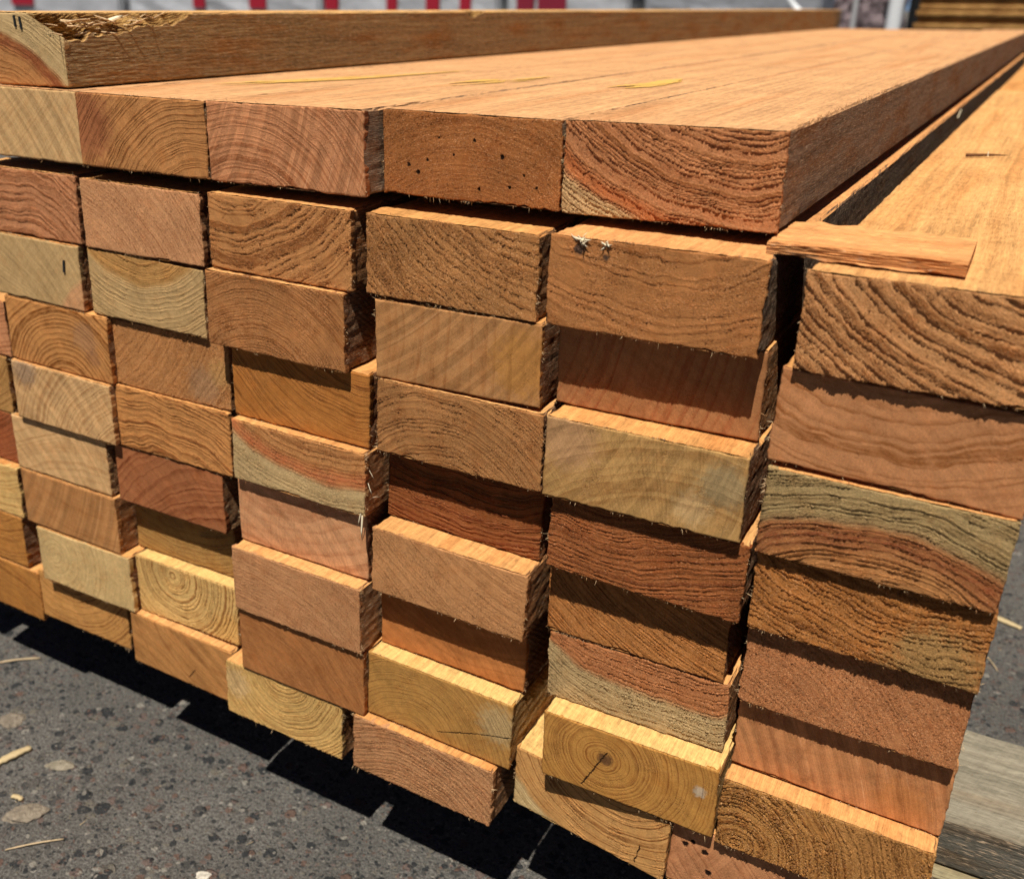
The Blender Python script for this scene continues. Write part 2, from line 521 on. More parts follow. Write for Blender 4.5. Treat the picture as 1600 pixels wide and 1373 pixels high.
def fibres(rng, n, w, h, heavy=1.0):
    VV, FF, off = [], [], 0
    clump = rng.uniform(0, 1, (max(3, n // 14), 2))
    clump[:, 0] = rng.choice([.2, .6, .6, .6, .8, .95], len(clump))
    for _ in range(n):
        e = rng.random()
        cq = clump[rng.integers(len(clump))]
        loose = rng.random() < .25
        if not loose:
            e = cq[0]
        ps = rng.random() if loose else float(np.clip(cq[1] + rng.normal(0, .05), 0, 1))
        if e < .50:
            p = (ps * w, rng.uniform(-.2, .6) * 1e-3, rng.uniform(-.2, .3) * 1e-3)
            d = (rng.normal(0, .45), rng.normal(-.25, .4), -1)
        elif e < .72:
            p = (ps * w, rng.uniform(-.2, .8) * 1e-3, h + rng.uniform(-.3, .1) * 1e-3)
            d = (rng.normal(0, .6), rng.normal(-.7, .4), .8)
        elif e < .90:
            p = (w + rng.uniform(-.2, .1) * 1e-3, rng.uniform(0, 2.5) * 1e-3, ps * h)
            d = (1, rng.normal(-.3, .5), rng.normal(-.3, .6))
        else:
            p = (rng.uniform(-.1, .2) * 1e-3, rng.uniform(0, 1) * 1e-3, ps * h)
            d = (-1, rng.normal(-.4, .4), rng.normal(-.2, .6))
        L = min(rng.exponential(.6) + .3, 2.8) * 1e-3 * heavy
        v, f_ = sliver(p, d, L, rng.uniform(.10, .26) * 1e-3, rng, rng.uniform(-1, 1))
        VV.append(v)
        FF.append(f_ + off)
        off += len(v)
    return np.vstack(VV), np.vstack(FF)


def end_mesh(rng, w, h, res, mats, nf, ragged=1.0, skew=0.0, carve=None, heavy=1.0):
    nx_, nz_ = int(round(w / res)) + 1, int(round(h / res)) + 1
    gx, gz = np.meshgrid(np.linspace(0, w, nx_), np.linspace(0, h, nz_), indexing='ij')
    xs, zs = gx[:, 0], gz[0]
    am = 1e-3 * ragged

    def edge(s):
        return am * (.30 * vnoise(rng, s, .009) + .22 * vnoise(rng, s, .0032) + .13 * vnoise(rng, s, .0016))
    eL, eR, eB, eT = edge(zs), edge(zs), edge(xs), edge(xs) * .8 - .00048
    patch = np.clip(vnoise(rng, xs, .02) * 1.6, 0, 1)
    eB = eB * (.5 + 1.1 * patch) + patch * am * .35
    fl = .0018
    gxx = gx + eL[None, :] * np.exp(-gx / fl) + eR[None, :] * np.exp(-(w - gx) / fl)
    gzz = gz + eB[:, None] * np.exp(-gz / fl) + eT[:, None] * np.exp(-(h - gz) / fl)
    # slightly rounded-over edge
    dist = np.minimum(np.minimum(gx, w - gx), np.minimum(gz, h - gz))
    rr = .0009
    gy = np.where(dist < rr, (1 - np.sqrt(np.clip(1 - ((rr - dist) / rr) ** 2, 0, 1))) * rr * .8, 0.0)
    gy = gy + skew * (gx / w - .5)
    V = np.stack([gxx, gy, gzz], -1).reshape(-1, 3)
    idx = np.arange(nx_ * nz_).reshape(nx_, nz_)
    Q = np.stack([idx[:-1, :-1], idx[1:, :-1], idx[1:, 1:], idx[:-1, 1:]], -1).reshape(-1, 4)
    loop = np.concatenate([idx[:, 0], idx[-1, 1:], idx[-2::-1, -1], idx[0, -2:0:-1]])
    sk = V[loop].copy()
    sk[:, 1] += .0035
    cxy = np.array([w / 2, 0, h / 2])
    sk[:, 0] -= np.sign(sk[:, 0] - w / 2) * (np.abs(sk[:, 0] - w / 2) > w / 2 - .001) * .0003
    sk[:, 2] -= np.sign(sk[:, 2] - h / 2) * (np.abs(sk[:, 2] - h / 2) > h / 2 - .001) * .0003
    n0 = len(V)
    m_ = len(loop)
    si = np.arange(m_)
    SQ = np.stack([loop[si], n0 + si, n0 + (si + 1) % m_, loop[(si + 1) % m_]], -1)
    V = np.vstack([V, sk])
    if carve is not None:
        V, _ = carve(V)
    fv, ff = fibres(rng, nf, w, h, heavy)
    fv[:, 1] += skew * (fv[:, 0] / w - .5)
    if carve is not None:
        fv, _ = carve(fv)
    half = len(ff) // 9 // 3 * 9
    faces = [Q, SQ, ff[:half] + len(V), ff[half:] + len(V)]
    return mesh_np('sawn_end', np.vstack([V, fv]), faces, mats, [0, 0, 1, 2], [True, False, False, False])


def body_mesh(rng, w, h, L, mat, skew=0.0, carve=None, dense=False, rag=1.0):
    r0 = min(.0012, h * .08)
    nt = 46 if not dense else 120
    ns = 14 if not dense else 50

    def side(a, b, n):
        t = np.linspace(0, 1, n, endpoint=False)
        return [(a[0] + (b[0] - a[0]) * q, a[1] + (b[1] - a[1]) * q) for q in t]
    A, B_, C_, D_ = (r0, 0), (w - r0, 0), (w, r0), (w, h - r0)
    E_, F_, G_, H_ = (w - r0, h), (r0, h), (0, h - r0), (0, r0)
    per = side(A, B_, nt // 3) + side(B_, C_, 2) + side(C_, D_, ns) + side(D_, E_, 2) + side(E_, F_, nt) + \
        side(F_, G_, 2) + side(G_, H_, ns // 2) + side(H_, A, 2)
    per = np.array(per)
    if dense:
        ys = np.concatenate([np.arange(0, .13, .0013), np.arange(.13, .44, .01), np.arange(.44, .50, .002),
                             np.arange(.5, L, .05), [L]])
    else:
        ys = np.concatenate([np.arange(0, .05, .002), np.arange(.05, .3, .003), np.arange(.3, 3, .03)])
        ys = np.concatenate([ys[ys < L - .001], [L]])
    ys = ys + .0004
    npz = len(per)
    bow = vnoise(rng, ys, .9) * .0004
    V = np.empty((len(ys), npz, 3))
    for i, (px, pz) in enumerate(per):
        out = np.array([px - w / 2, pz - h / 2])
        is_x = abs(out[0]) > w / 2 - r0 * 1.01
        is_z = abs(out[1]) > h / 2 - r0 * 1.01
        corner = is_x and is_z
        amp = (.00022 if corner else .00010) * rag
        nzv = vnoise(rng, ys, .012) * amp + vnoise(rng, ys, .0035) * amp * .8
        nzv = nzv * (1 - .55 * np.clip((ys - .03) / .05, 0, 1))
        V[:, i, 0] = px + (np.sign(out[0]) * (nzv - .0002) if is_x else 0)
        V[:, i, 2] = pz + (np.sign(out[1]) * (nzv - .0002) if is_z else 0)
        V[:, i, 1] = ys + skew * (px / w - .5) * np.exp(-ys / .05)
    V = V.reshape(-1, 3)
    idx = np.arange(len(V)).reshape(len(ys), npz)
    nxt = np.roll(idx, -1, 1)
    Q = np.stack([idx[:-1], nxt[:-1], nxt[1:], idx[1:]], -1).reshape(-1, 4)
    tw = None
    if carve is not None:
        V, tw = carve(V)
    far = idx[-1][None, :]
    near = idx[2][::-1][None, :]
    me = mesh_np('lumber_board', V, [Q, far, near], [mat], [0, 0, 0], [False, False, False])
    if tw is not None:
        at = me.attributes.new('torn', 'FLOAT', 'POINT')
        at.data.foreach_set('value', tw.astype(np.float32))
    return me


def tag(o, label=None, cat=None, grp=None, kind=None):
    if label:
        o['label'] = label
    if cat:
        o['category'] = cat
    if grp:
        o['group'] = grp
    if kind:
        o['kind'] = kind
    return o


# ------------------------------------------------------------------ the boards
# name: x, y, z (mm), tilt (deg), width, height (mm)
DIM = [
('r-1c0',-11.3,5.0,403.7,0.16,89.0,38.8),
('r0c0',-6.8,2.7,363.5,-0.03,89.0,39.5),('r0c1',86.0,1.4,363.7,0.02,90.4,39.5),('r0c2',186.1,-4.9,365.1,0.58,89.5,39.1),('r0c3',280.2,10.5,366.4,0.17,89.7,38.3),('r0c4',374.2,4.2,367.6,0.79,89.3,38.5),
('r1c0',-12.8,2.7,317.5,0.00,89.0,39.5),('r1c1',81.1,1.8,316.9,-0.00,89.5,39.6),('r1c2',182.5,-4.8,319.9,-0.08,88.6,39.5),('r1c3',278.7,-2.5,319.8,-0.15,89.2,39.1),('r1c4',376.9,-11.9,323.0,0.24,89.3,39.0),('r1c5',480.1,-13.8,322.4,0.02,89.0,38.9),
('r2c0',-15.7,1.3,277.8,-0.57,89.0,38.5),('r2c1',79.4,2.8,276.9,-0.73,88.8,38.6),('r2c2',179.6,-7.8,278.9,-0.43,88.9,39.6),('r2c3',283.5,-2.0,278.1,0.89,88.4,38.9),('r2c4',378.0,3.0,282.3,0.92,89.9,39.0),('r2c5',474.7,-10.3,282.9,-1.40,90.3,39.0),
('r3c-1',-105.9,13.3,228.5,-0.11,89.0,38.6),('r3c0',0.7,1.2,235.2,-0.68,89.9,38.3),('r3c1',90.5,5.9,233.8,0.10,89.7,39.1),('r3c2',189.4,-1.6,237.6,-0.45,89.3,39.1),('r3c3',284.6,-3.1,238.6,-0.04,90.7,39.0),('r3c4',380.7,-12.7,243.0,0.54,89.0,38.6),('r3c5',476.2,-11.7,241.7,-0.05,88.6,37.9),
('r4c-1',-112.5,13.1,186.9,-0.44,89.0,39.1),('r4c0',0.5,-0.8,194.8,-0.49,88.9,39.4),('r4c1',89.3,3.9,193.4,0.17,90.2,39.1),('r4c2',190.4,-6.9,200.9,-0.49,88.7,36.8),('r4c3',283.2,9.0,196.8,-1.23,88.5,39.2),('r4c4',382.7,-7.5,204.3,-0.86,90.1,38.8),('r4c5',476.9,-7.8,203.4,0.22,88.9,38.2),
('r5c-1',-114.7,13.2,149.0,-0.40,89.0,37.9),('r5c0',-11.3,2.3,154.4,0.41,88.7,38.9),('r5c1',81.9,4.9,153.0,0.08,88.5,38.3),('r5c2',188.5,-2.0,158.9,0.28,89.1,39.1),('r5c3',282.6,-6.1,157.4,-0.85,89.7,39.1),('r5c4',380.6,3.7,162.3,0.62,87.9,39.0),('r5c5',476.8,-2.4,161.7,-0.15,88.4,39.1),
('r6c-1',-111.0,7.5,108.6,0.16,89.0,39.6),('r6c0',-9.8,1.8,113.4,-0.03,89.7,39.9),('r6c1',81.7,16.7,113.7,0.81,84.7,38.4),('r6c2',188.8,-11.2,117.1,-0.13,89.1,39.9),('r6c3',280.4,6.6,116.1,0.23,88.6,39.0),('r6c4',382.7,4.2,123.4,1.2,89.7,37.5),('r6c5',477.2,4.0,122.5,-0.19,88.8,38.9),
('r7c-1',-113.9,7.4,67.8,0.07,89.0,39.1),('r7c0',-0.9,1.4,70.2,0.82,88.2,40.0),('r7c1',87.3,7.8,71.3,0.98,85.1,39.3),('r7c2',188.8,-8.4,72.9,0.32,89.3,39.2),('r7c3',278.0,-4.3,74.3,-0.74,89.7,39.6),('r7c4',388.0,-8.6,84.1,1.06,87.9,39.4),('r7c5',477.0,-7.0,83.1,0.47,89.4,38.5),
('r8c-1',-105.0,7.2,26.9,-0.63,89.0,38.4),('r8c0',-16.1,8.5,31.2,0.80,88.1,38.8),('r8c1',81.7,2.4,31.4,-0.46,88.5,38.5),('r8c2',173.6,-7.2,33.9,-0.22,87.4,38.9),('r8c3',270.7,-9.4,35.5,-0.51,89.5,37.8),('r8c4',367.7,-1.6,46.2,-0.68,87.7,38.4),('r8c5',455.6,-2.3,44.3,-0.01,89.0,38.9),
]
D = {d[0]: [v if i == 3 else v / 1000 for i, v in enumerate(d[1:])] for d in DIM}


def rc(n):
    a, b = n[1:].split('c')
    return int(a), int(b)


def slide(n, ynew):
    """move a board end along its line of sight, so that it keeps its place in the picture"""
    d = D[n]
    s = (ynew / 1000 - CY_) / (d[1] - CY_)
    d[0], d[1], d[2] = CX_ + (d[0] - CX_) * s, ynew / 1000, CZ_ + (d[2] - CZ_) * s
    d[4], d[5] = d[4] * s, d[5] * s


slide('r0c4', 11.0)
slide('r0c1', -1.0)
slide('r0c2', -2.5)
slide('r0c0', 1.0)

# let every board just touch what lies on it (and never poke into it)
for n, (x, y, z, t, w, h) in list(D.items()):
    r, c_ = rc(n)
    lim = 1e9
    for q in (-1, 0, 1):
        m_ = f'r{r-1}c{c_+q}'
        if m_ in D:
            X0, _, Z0, T0_, W0, _ = D[m_]
            a, b = max(x, X0), min(x + w, X0 + W0)
            if b - a > .003:
                for xx in (a, b):
                    lim = min(lim, Z0 + (xx - X0) * math.radians(T0_) - (z + (xx - x) * math.radians(t)))
    if lim < 1e8 and r != 1:
        D[n][5] = max(min(lim - .0003, h + .0035), .034)

RED, ORANGE = (.27, .085, .032), (.50, .165, .055)
SAPG, SAPC, SAPO = (.52, .39, .205), (.61, .42, .22), (.48, .335, .165)
# end grain: scheme, pith x, pith z, ring spacing (mm), extras
P = {
'r-1c0': ('tan', 11, -92, 3.2, dict(SapR=121, Sap=SAPG, Band=RED, BandW=7, BandAmt=1.5, Late=.6, Torn=.4)),
'r0c0': ('pale', -10, 92, 3.2, dict(Late=.3, Relief=.12, Torn=.15, Cover=.2, SawAng=.75, SawAmt=.9, RayAmt=.5, Early=(.52,.36,.19))),
'r0c1': ('tan', 88, -38, 2.3, dict(Late=.9, Relief=.35, Torn=.35, Cover=.55, stains=[(6, 22, 26, (.30, .10, .045), .75)], RayAmt=.5)),
'r0c2': ('pink', 22, -34, 2.7, dict(Late=.75, Relief=.3, Torn=.55, Cover=.45, SawAng=-.62, SawAmt=1.2)),
'r0c3': ('brown', 45, -46, 3.2, dict(Late=.45, Relief=.2, Torn=.9, Cover=.7, SawAmt=.1, Blotch=.7, Early=(.43, .20, .075),
         spots=[(62, 21, 1.3), (14, 14, 1.2), (19, 11, 1.3), (24, 17, .9), (48, 27, .9), (38, 20, .8), (73, 14, 1.0), (66, 8, .9), (51, 6, 1.0), (30, 27, .7), (79, 9, .8)])),
'r0c4': ('tan', 76, 112, 2.25, dict(SapR=119, Sap=SAPC, Band=ORANGE, BandW=6, BandAmt=1.6, Late=1, Relief=1.1, Torn=.75, Cover=.95, SawAmt=0, Early=(.53,.27,.14), Warp=4)),
'r1c0': ('pink', 40, -32, 4.0, dict(Late=.8, Relief=0.75, Torn=.6, Cover=.8, Warp=5)),
'r1c1': ('pink', -38, -62, 2.0, dict(Late=.6, Relief=.15, Torn=.8, Cover=.95, SawAmt=0, Early=(.65, .38, .21))),
'r1c2': ('tan', 14, 92, 4.3, dict(Late=.9, Relief=0.8, Torn=1.0, Cover=.6, Warp=4)),
'r1c3': ('tan', 92, 98, 4.6, dict(Late=.55, Relief=0.6, Torn=1.1, Cover=.75, Warp=5, RayAmt=.1, Early=(.49,.275,.12))),
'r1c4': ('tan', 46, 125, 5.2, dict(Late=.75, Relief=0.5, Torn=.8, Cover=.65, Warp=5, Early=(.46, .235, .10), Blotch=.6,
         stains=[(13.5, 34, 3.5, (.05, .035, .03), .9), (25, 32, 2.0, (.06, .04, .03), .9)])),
'r1c5': ('tan', 100, 128, 4.4, dict(Late=1, Relief=1.35, Torn=.7, Cover=1, Warp=3, SawAmt=0, Early=(.64, .38, .19))),
'r2c0': ('pale', 122, -32, 3.2, dict(Late=.3, Relief=.15, Torn=.15, Cover=.2, SawAng=.9, SawAmt=.5, RayAmt=.9, SapR=62, Sap=SAPO, Early=(.54,.31,.17))),
'r2c1': ('olive', 40, 84, 2.7, dict(Late=.75, Relief=0.55, Torn=.4, Cover=.6, SawAng=.9, SawAmt=.4, SapR=62, Sap=SAPO)),
'r2c2': ('tan', 34, -26, 2.6, dict(Late=.7, Relief=.35, Torn=.7, Cover=.55, Blotch=1.0, Early=(.45,.235,.105), SawAmt=.3)),
'r2c3': ('tan', -190, 30, 7.0, dict(Late=.42, Relief=.2, Torn=.35, Cover=.25, SawAng=-1.12, SawAmt=1.0, Early=(.44, .26, .125),
         stains=[(80, 20, 22, (.42, .19, .05), .8)])),
'r2c4': ('pink', -120, 66, 6.0, dict(Late=.85, Relief=.22, Torn=.4, Cover=.35, SawAmt=.3, Warp=2, Early=(.39,.205,.098))),
'r2c5': ('tan', 38, 112, 6.2, dict(Late=.65, Relief=.18, Torn=.55, Cover=.25, Warp=6, SawAng=1.2, SawAmt=.4, Early=(.53, .285, .15))),
'r3c-1': ('pink', 60, 120, 3.5, dict()),
'r3c0': ('gold', 52, -16, 3.2, dict(Late=.9, Relief=.3, Torn=.3, Cover=.5, Early=(.55, .30, .12), stains=[(70, 26, 14, (.27, .15, .085), .5), (76, 14, 8, (.20, .09, .05), .5)])),
'r3c1': ('tan', -60, 104, 4.6, dict(Late=.55, Relief=.35, Torn=.9, Cover=.85, stains=[(70, 12, 16, (.30, .21, .13), .4), (84, 22, 12, (.45, .28, .10), .4)])),
'r3c2': ('gold', 84, 92, 2.3, dict(Late=.95, Relief=.3, Torn=.35, Cover=.4, Early=(.43, .205, .06), SawAmt=.15, RayAmt=.2)),
'r3c3': ('tan', 36, -36, 2.7, dict(Late=.65, Relief=0.6, Torn=.9, Cover=.55, Early=(.45, .255, .115), Blotch=.8)),
'r3c4': ('olive', 66, -76, 8.0, dict(Late=.5, Relief=.15, Torn=.9, Cover=.3, SawAng=-.75, SawAmt=.8, RayAmt=.7, Early=(.46, .31, .14), stains=[(10, 30, 20, (.42, .23, .11), .8), (80, 24, 14, (.25, .19, .10), .7), (68, 11, 11, (.56, .39, .20), .4)])),
'r3c5': ('tan', 46, -62, 3.1, dict(SapR=86, Sap=(.38, .285, .14), Band=RED, BandW=11, BandAmt=1.1, Late=.9, Relief=0.85, Torn=.6, Cover=.75, Warp=4, SawAmt=.2)),
'r4c-1': ('olive', 30, 90, 3.0, dict(Torn=.6)),
'r4c0': ('pale', 118, -40, 3.4, dict(Late=.65, Relief=.25, Torn=.4, Cover=.45, SawAng=.9, SawAmt=.9, stains=[(12, 35, 15, (.16, .11, .08), .6)])),
'r4c1': ('tan', 24, -130, 4.0, dict(Late=1.0, Relief=0.7, Torn=.3, Cover=.6, Warp=7, SawAmt=.2, Early=(.57, .31, .125))),
'r4c2': ('tan', 62, 128, 3.3, dict(SapR=115, Sap=SAPG, Band=(.50, .16, .06), BandW=7, BandAmt=1.1, Late=.95, Relief=.4, Torn=.8, Cover=.6, Warp=3, SawAng=-.7, SawAmt=.4)),
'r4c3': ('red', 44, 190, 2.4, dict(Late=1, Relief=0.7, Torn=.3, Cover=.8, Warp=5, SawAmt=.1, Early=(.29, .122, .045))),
'r4c4': ('red', 26, 148, 2.6, dict(Early=(.36, .155, .058), Late=.8, Relief=0.6, Torn=.7, Cover=.9, Warp=5, SawAmt=.1, Blotch=.8)),
'r4c5': ('gold', 66, 132, 3.0, dict(Late=.85, Relief=0.8, Torn=1.0, Cover=.9, Warp=7, SawAmt=.1, Early=(.46, .225, .075), stains=[(72, 6, 24, (.34, .245, .10), .55)])),
'r5c-1': ('red', 30, 110, 3.0, dict()),
'r5c0': ('pale', 74, -118, 6.0, dict(Late=.5, Relief=.12, Torn=.15, Cover=.2, SawAng=.8, SawAmt=.7, RayAmt=.3)),
'r5c1': ('red', 96, -72, 5.2, dict(Late=.75, Relief=.22, Torn=.35, Cover=.35, Warp=5, SawAng=1.0, SawAmt=.5, Early=(.41, .19, .09))),
'r5c2': ('pink', 24, 124, 9.0, dict(Late=.4, Relief=.1, Torn=.15, Cover=.15, Warp=5, SawAng=1.0, SawAmt=.6, RayAmt=.5, Early=(.60, .35, .20))),
'r5c3': ('tan', 108, 122, 3.0, dict(Late=.4, Relief=.25, Torn=.9, Cover=.6, Early=(.54, .315, .16), SawAmt=.2)),
'r5c4': ('gold', 128, 152, 2.5, dict(Late=.85, Relief=0.55, Torn=.55, Cover=.8, Warp=2, Early=(.46, .225, .08))),
'r5c5': ('pink', -34, -66, 3.4, dict(Late=.4, Relief=.3, Torn=1.1, Cover=.7, SawAng=1.4, SawAmt=.4, Early=(.50, .245, .115))),
'r6c-1': ('cream', 60, 100, 3.0, dict(Torn=.5)),
'r6c0': ('tan', 66, 152, 3.4, dict(Late=.3, Relief=.12, Torn=.2, Cover=.2, SawAng=-.7, SawAmt=.9, Early=(.45, .255, .115))),
'r6c1': ('olive', 40, 130, 3.0, dict(Early=(.40, .26, .10))),
'r6c2': ('pink', 4, -84, 1.9, dict(Late=.45, Relief=.3, Torn=.8, Cover=.95, SawAmt=.1, Early=(.55, .32, .17))),
'r6c3': ('brown', 60, 110, 6.0, dict(Late=.3, Relief=.1, Torn=.3, Cover=.2, Early=(.50, .235, .085), SawAmt=.5)),
'r6c4': ('tan', 58, 126, 2.3, dict(SapR=110, Sap=(.45, .34, .18), BandAmt=0, Late=.85, Relief=0.65, Torn=.8, Cover=.75, Warp=5, Early=(.48, .23, .11))),
'r6c5': ('pink', 190, 60, 7.0, dict(Late=.35, Relief=.12, Torn=.6, Cover=.3, SawAng=.35, SawAmt=.9, Early=(.52, .265, .125), stains=[(72, 10, 16, (.46, .17, .05), .6)])),
'r7c-1': ('gold', 60, 80, 3.0, dict()),
'r7c0': ('cream', 16, 23, 2.3, dict(Late=.35, Relief=.25, Torn=.7, Cover=.8, SawAmt=.2, Early=(.60, .46, .25))),
'r7c1': ('cream', 34, 37, 2.8, dict(Late=1.0, Relief=0.75, Torn=.45, Cover=.8, Warp=2.5, SawAmt=.2, stains=[(78, 8, 18, (.48, .25, .07), .5)])),
'r7c2': ('brown', -8, -58, 3.0, dict(Late=.4, Relief=.12, Torn=.35, Cover=.35, SawAng=.6, SawAmt=.6, Early=(.42, .21, .085))),
'r7c3': ('olive', 28, -10, 2.3, dict(Late=.75, Relief=.25, Torn=.4, Cover=.4, Early=(.45, .275, .095), SawAmt=.3, cracks=[(46, 6, 70, 15, .55), (70, 15, 91, 21, .6)],
         stains=[(82, 26, 16, (.44, .33, .17), .6)])),
'r7c4': ('gold', 32, 23, 2.4, dict(Late=.65, Relief=.2, Torn=.4, Cover=.35, Early=(.48, .28, .085), SawAmt=.3, cracks=[(34, 27, 22, 3, .5)],
         stains=[(33, 23, 5, (.13, .06, .025), .95), (80, 24, 4, (.50, .41, .30), .75)], RayAmt=.4)),
'r7c5': ('gold', 9, 5, 2.8, dict(Late=.9, Relief=0.95, Torn=1.0, Cover=.75, Warp=5, SawAmt=.2, Early=(.50, .29, .105), stains=[(66, 30, 22, (.40, .19, .06), .6)])),
'r8c-1': ('gold', 40, -60, 3.0, dict()),
'r8c0': ('gold', 30, 70, 2.6, dict(Late=.7, Relief=.3, Torn=.4, Cover=.5, Early=(.54, .32, .12))),
'r8c1': ('tan', 82, 62, 3.2, dict(Late=.45, Relief=.1, Torn=.2, Cover=.15, SawAng=1.25, SawAmt=.9, Early=(.48, .27, .11), cracks=[(50, 6, 56, 14, .4)])),
'r8c2': ('cream', 44, 46, 2.1, dict(Late=.7, Relief=0.6, Torn=.5, Cover=.7, Early=(.55, .38, .16), stains=[(8, 24, 14, (.46, .31, .155), .6)])),
'r8c3': ('pink', 36, -44, 2.3, dict(Late=.6, Relief=0.55, Torn=.7, Cover=.95, SawAmt=.1, Early=(.53, .315, .17))),
'r8c4': ('gold', 58, 62, 2.9, dict(Late=.8, Relief=0.5, Torn=.4, Cover=.5, Early=(.55, .345, .145), SapR=70, Sap=(.57, .44, .23), cracks=[(72, 3, 74, 15, .5)])),
'r8c5': ('pink', 120, 100, 5.0, dict(Late=.5, Early=(.54, .285, .15), SawAng=-.7, SawAmt=.7, Relief=.15, Torn=.3,
         spots=[(7.5, 26, 2.0), (17, 25.5, 2.0), (20, 14, 2.1), (32, 12.5, 2.0), (11, 29, 1.6)])),
}

LAB = {
'r-1c0': 'single board lying on top of the stack, torn chipped corner and dark red ring band',
'r0c0': 'smooth pale board directly under the torn corner board, lines fanning across its end',
'r0c1': 'top layer board with reddish stained left side and fine arched rings',
'r0c2': 'top layer pinkish board with long light diagonal saw scratches, rings falling to the right',
'r0c3': 'brown top layer board pitted with small dark holes across its end',
'r0c4': 'top layer corner board with deep ridged rings and cream lower corner edged in orange',
'r1c0': 'reddish wavy grained board at left edge, below the smooth pale top layer board',
'r1c1': 'speckled pink board with faint grain, below the reddish stained top layer board',
'r1c2': 'board with coarse torn rings rising to the right, under the light scratched pinkish board',
'r1c3': 'tan board with torn rings sweeping down to the right, below the pitted brown board',
'r1c4': 'mid brown board with two white splinter tufts on its top edge',
'r1c5': 'board with very bold dark ridged rings, top of right column under the thin lath',
'r2c0': 'smooth board with a small black staple near its right edge, at the left',
'r2c1': 'olive tan board with sagging rings, right of the board with the black staple',
'r2c2': 'brown board with blotchy arched grain and a ridged dark right side over a wide gap',
'r2c3': 'smooth board with upright grain lines, light diagonal scratches and orange rough right end',
'r2c4': 'recessed board mostly in black shadow below the board with white splinter tufts',
'r2c5': 'pinkish smooth board with gentle wavy rings, second from top in right column',
'r3c-1': 'sliver of reddish board at the left picture edge, fourth layer of the leftmost column',
'r3c0': 'golden arched ring board with a grey brown knot swirl at its right',
'r3c1': 'torn diagonal grained board with grey and yellow patch at its lower right',
'r3c2': 'dark golden brown board with fine curving rings under a shadowed overhang, beside a dark gap',
'r3c3': 'brown board with torn arched rings at its left, below the orange ended smooth board',
'r3c4': 'olive board with a light sheen, a darker smudge at right and thick orange top edge',
'r3c5': 'board with green grey upper edge and red arched ring band, right column',
'r4c-1': 'sliver of olive board at the left picture edge, fifth layer of the leftmost column',
'r4c0': 'pale scratched board with a dark grey dirty upper left corner',
'r4c1': 'orange tan board with bold dark wavy level rings across its end',
'r4c2': 'board with red brown upper half, greenish pale lower half and a hanging white splinter',
'r4c3': 'recessed dark red brown board with fine wavy rings, upper half in shadow',
'r4c4': 'dark reddish board with sagging rough rings, under the olive crosshatched board',
'r4c5': 'golden brown rough board with wavy torn grain, under the red banded right column board',
'r5c-1': 'sliver of dark red board at the left picture edge, sixth layer of the leftmost column',
'r5c0': 'pale smooth board with broad rings rising to the right, left part of stack',
'r5c1': 'smooth red brown board with curved dark rings and a ridged dark right side',
'r5c2': 'pale pink board with crossing saw lines, below the half greenish board',
'r5c3': 'protruding pinkish tan board with bright orange top edge below the dark recessed red board',
'r5c4': 'golden brown board with straight diagonal grain under a deep slanting shadow',
'r5c5': 'pinkish brown board with fuzzy torn curved rings, fifth down in right column',
'r6c-1': 'cream board with bright upper edge at the left picture edge, seventh layer of leftmost column',
'r6c0': 'smooth brown board with faint diagonal streaks and exposed rough right side',
'r6c1': 'recessed olive brown board in shade below the smooth red brown board',
'r6c2': 'pink grey fine grained board with bright orange top edge, below the pale pink board',
'r6c3': 'recessed smooth orange brown board, half shaded, with a broken dark right corner',
'r6c4': 'board with red brown torn upper grain and a pale grey green lower band',
'r6c5': 'smooth pinkish board with blocky saw marks and orange tint near lower right corner',
'r7c-1': 'sliver of golden board at the left picture edge, second layer from the bottom',
'r7c0': 'cream board with a fuzzy ring centre at its upper left',
'r7c1': 'cream yellow board with bold bullseye rings and bright yellow top edge',
'r7c2': 'smooth dark brown board below the pink grey fine grained board',
'r7c3': 'olive brown board with arched rings and a ragged crack running to its right edge',
'r7c4': 'golden board with a dark pith knot, a crack below it and a white smear',
'r7c5': 'rough golden brown board with swirled torn rings and bright orange top edge',
'r8c-1': 'sliver of golden board at the left picture edge, bottom layer',
'r8c0': 'bottom layer yellow tan board shaded along its top, below the fuzzy cream board',
'r8c1': 'bottom layer smooth golden board with pale curved saw lines and bright top edge',
'r8c2': 'bottom layer cream tan board with small nested rings and a fringed lower edge',
'r8c3': 'bottom layer pinkish tan board with arched fine rings, just left of dark wedge gap',
'r8c4': 'bottom layer yellow tan board with sagging rings, beneath the golden knot board',
'r8c5': 'bottom right pinkish board dotted with small round nail holes',
}
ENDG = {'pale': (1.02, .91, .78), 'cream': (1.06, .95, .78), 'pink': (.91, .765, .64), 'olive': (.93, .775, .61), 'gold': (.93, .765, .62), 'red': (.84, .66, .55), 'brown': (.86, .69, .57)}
GROUP = 'sawn boards of the lumber stack'

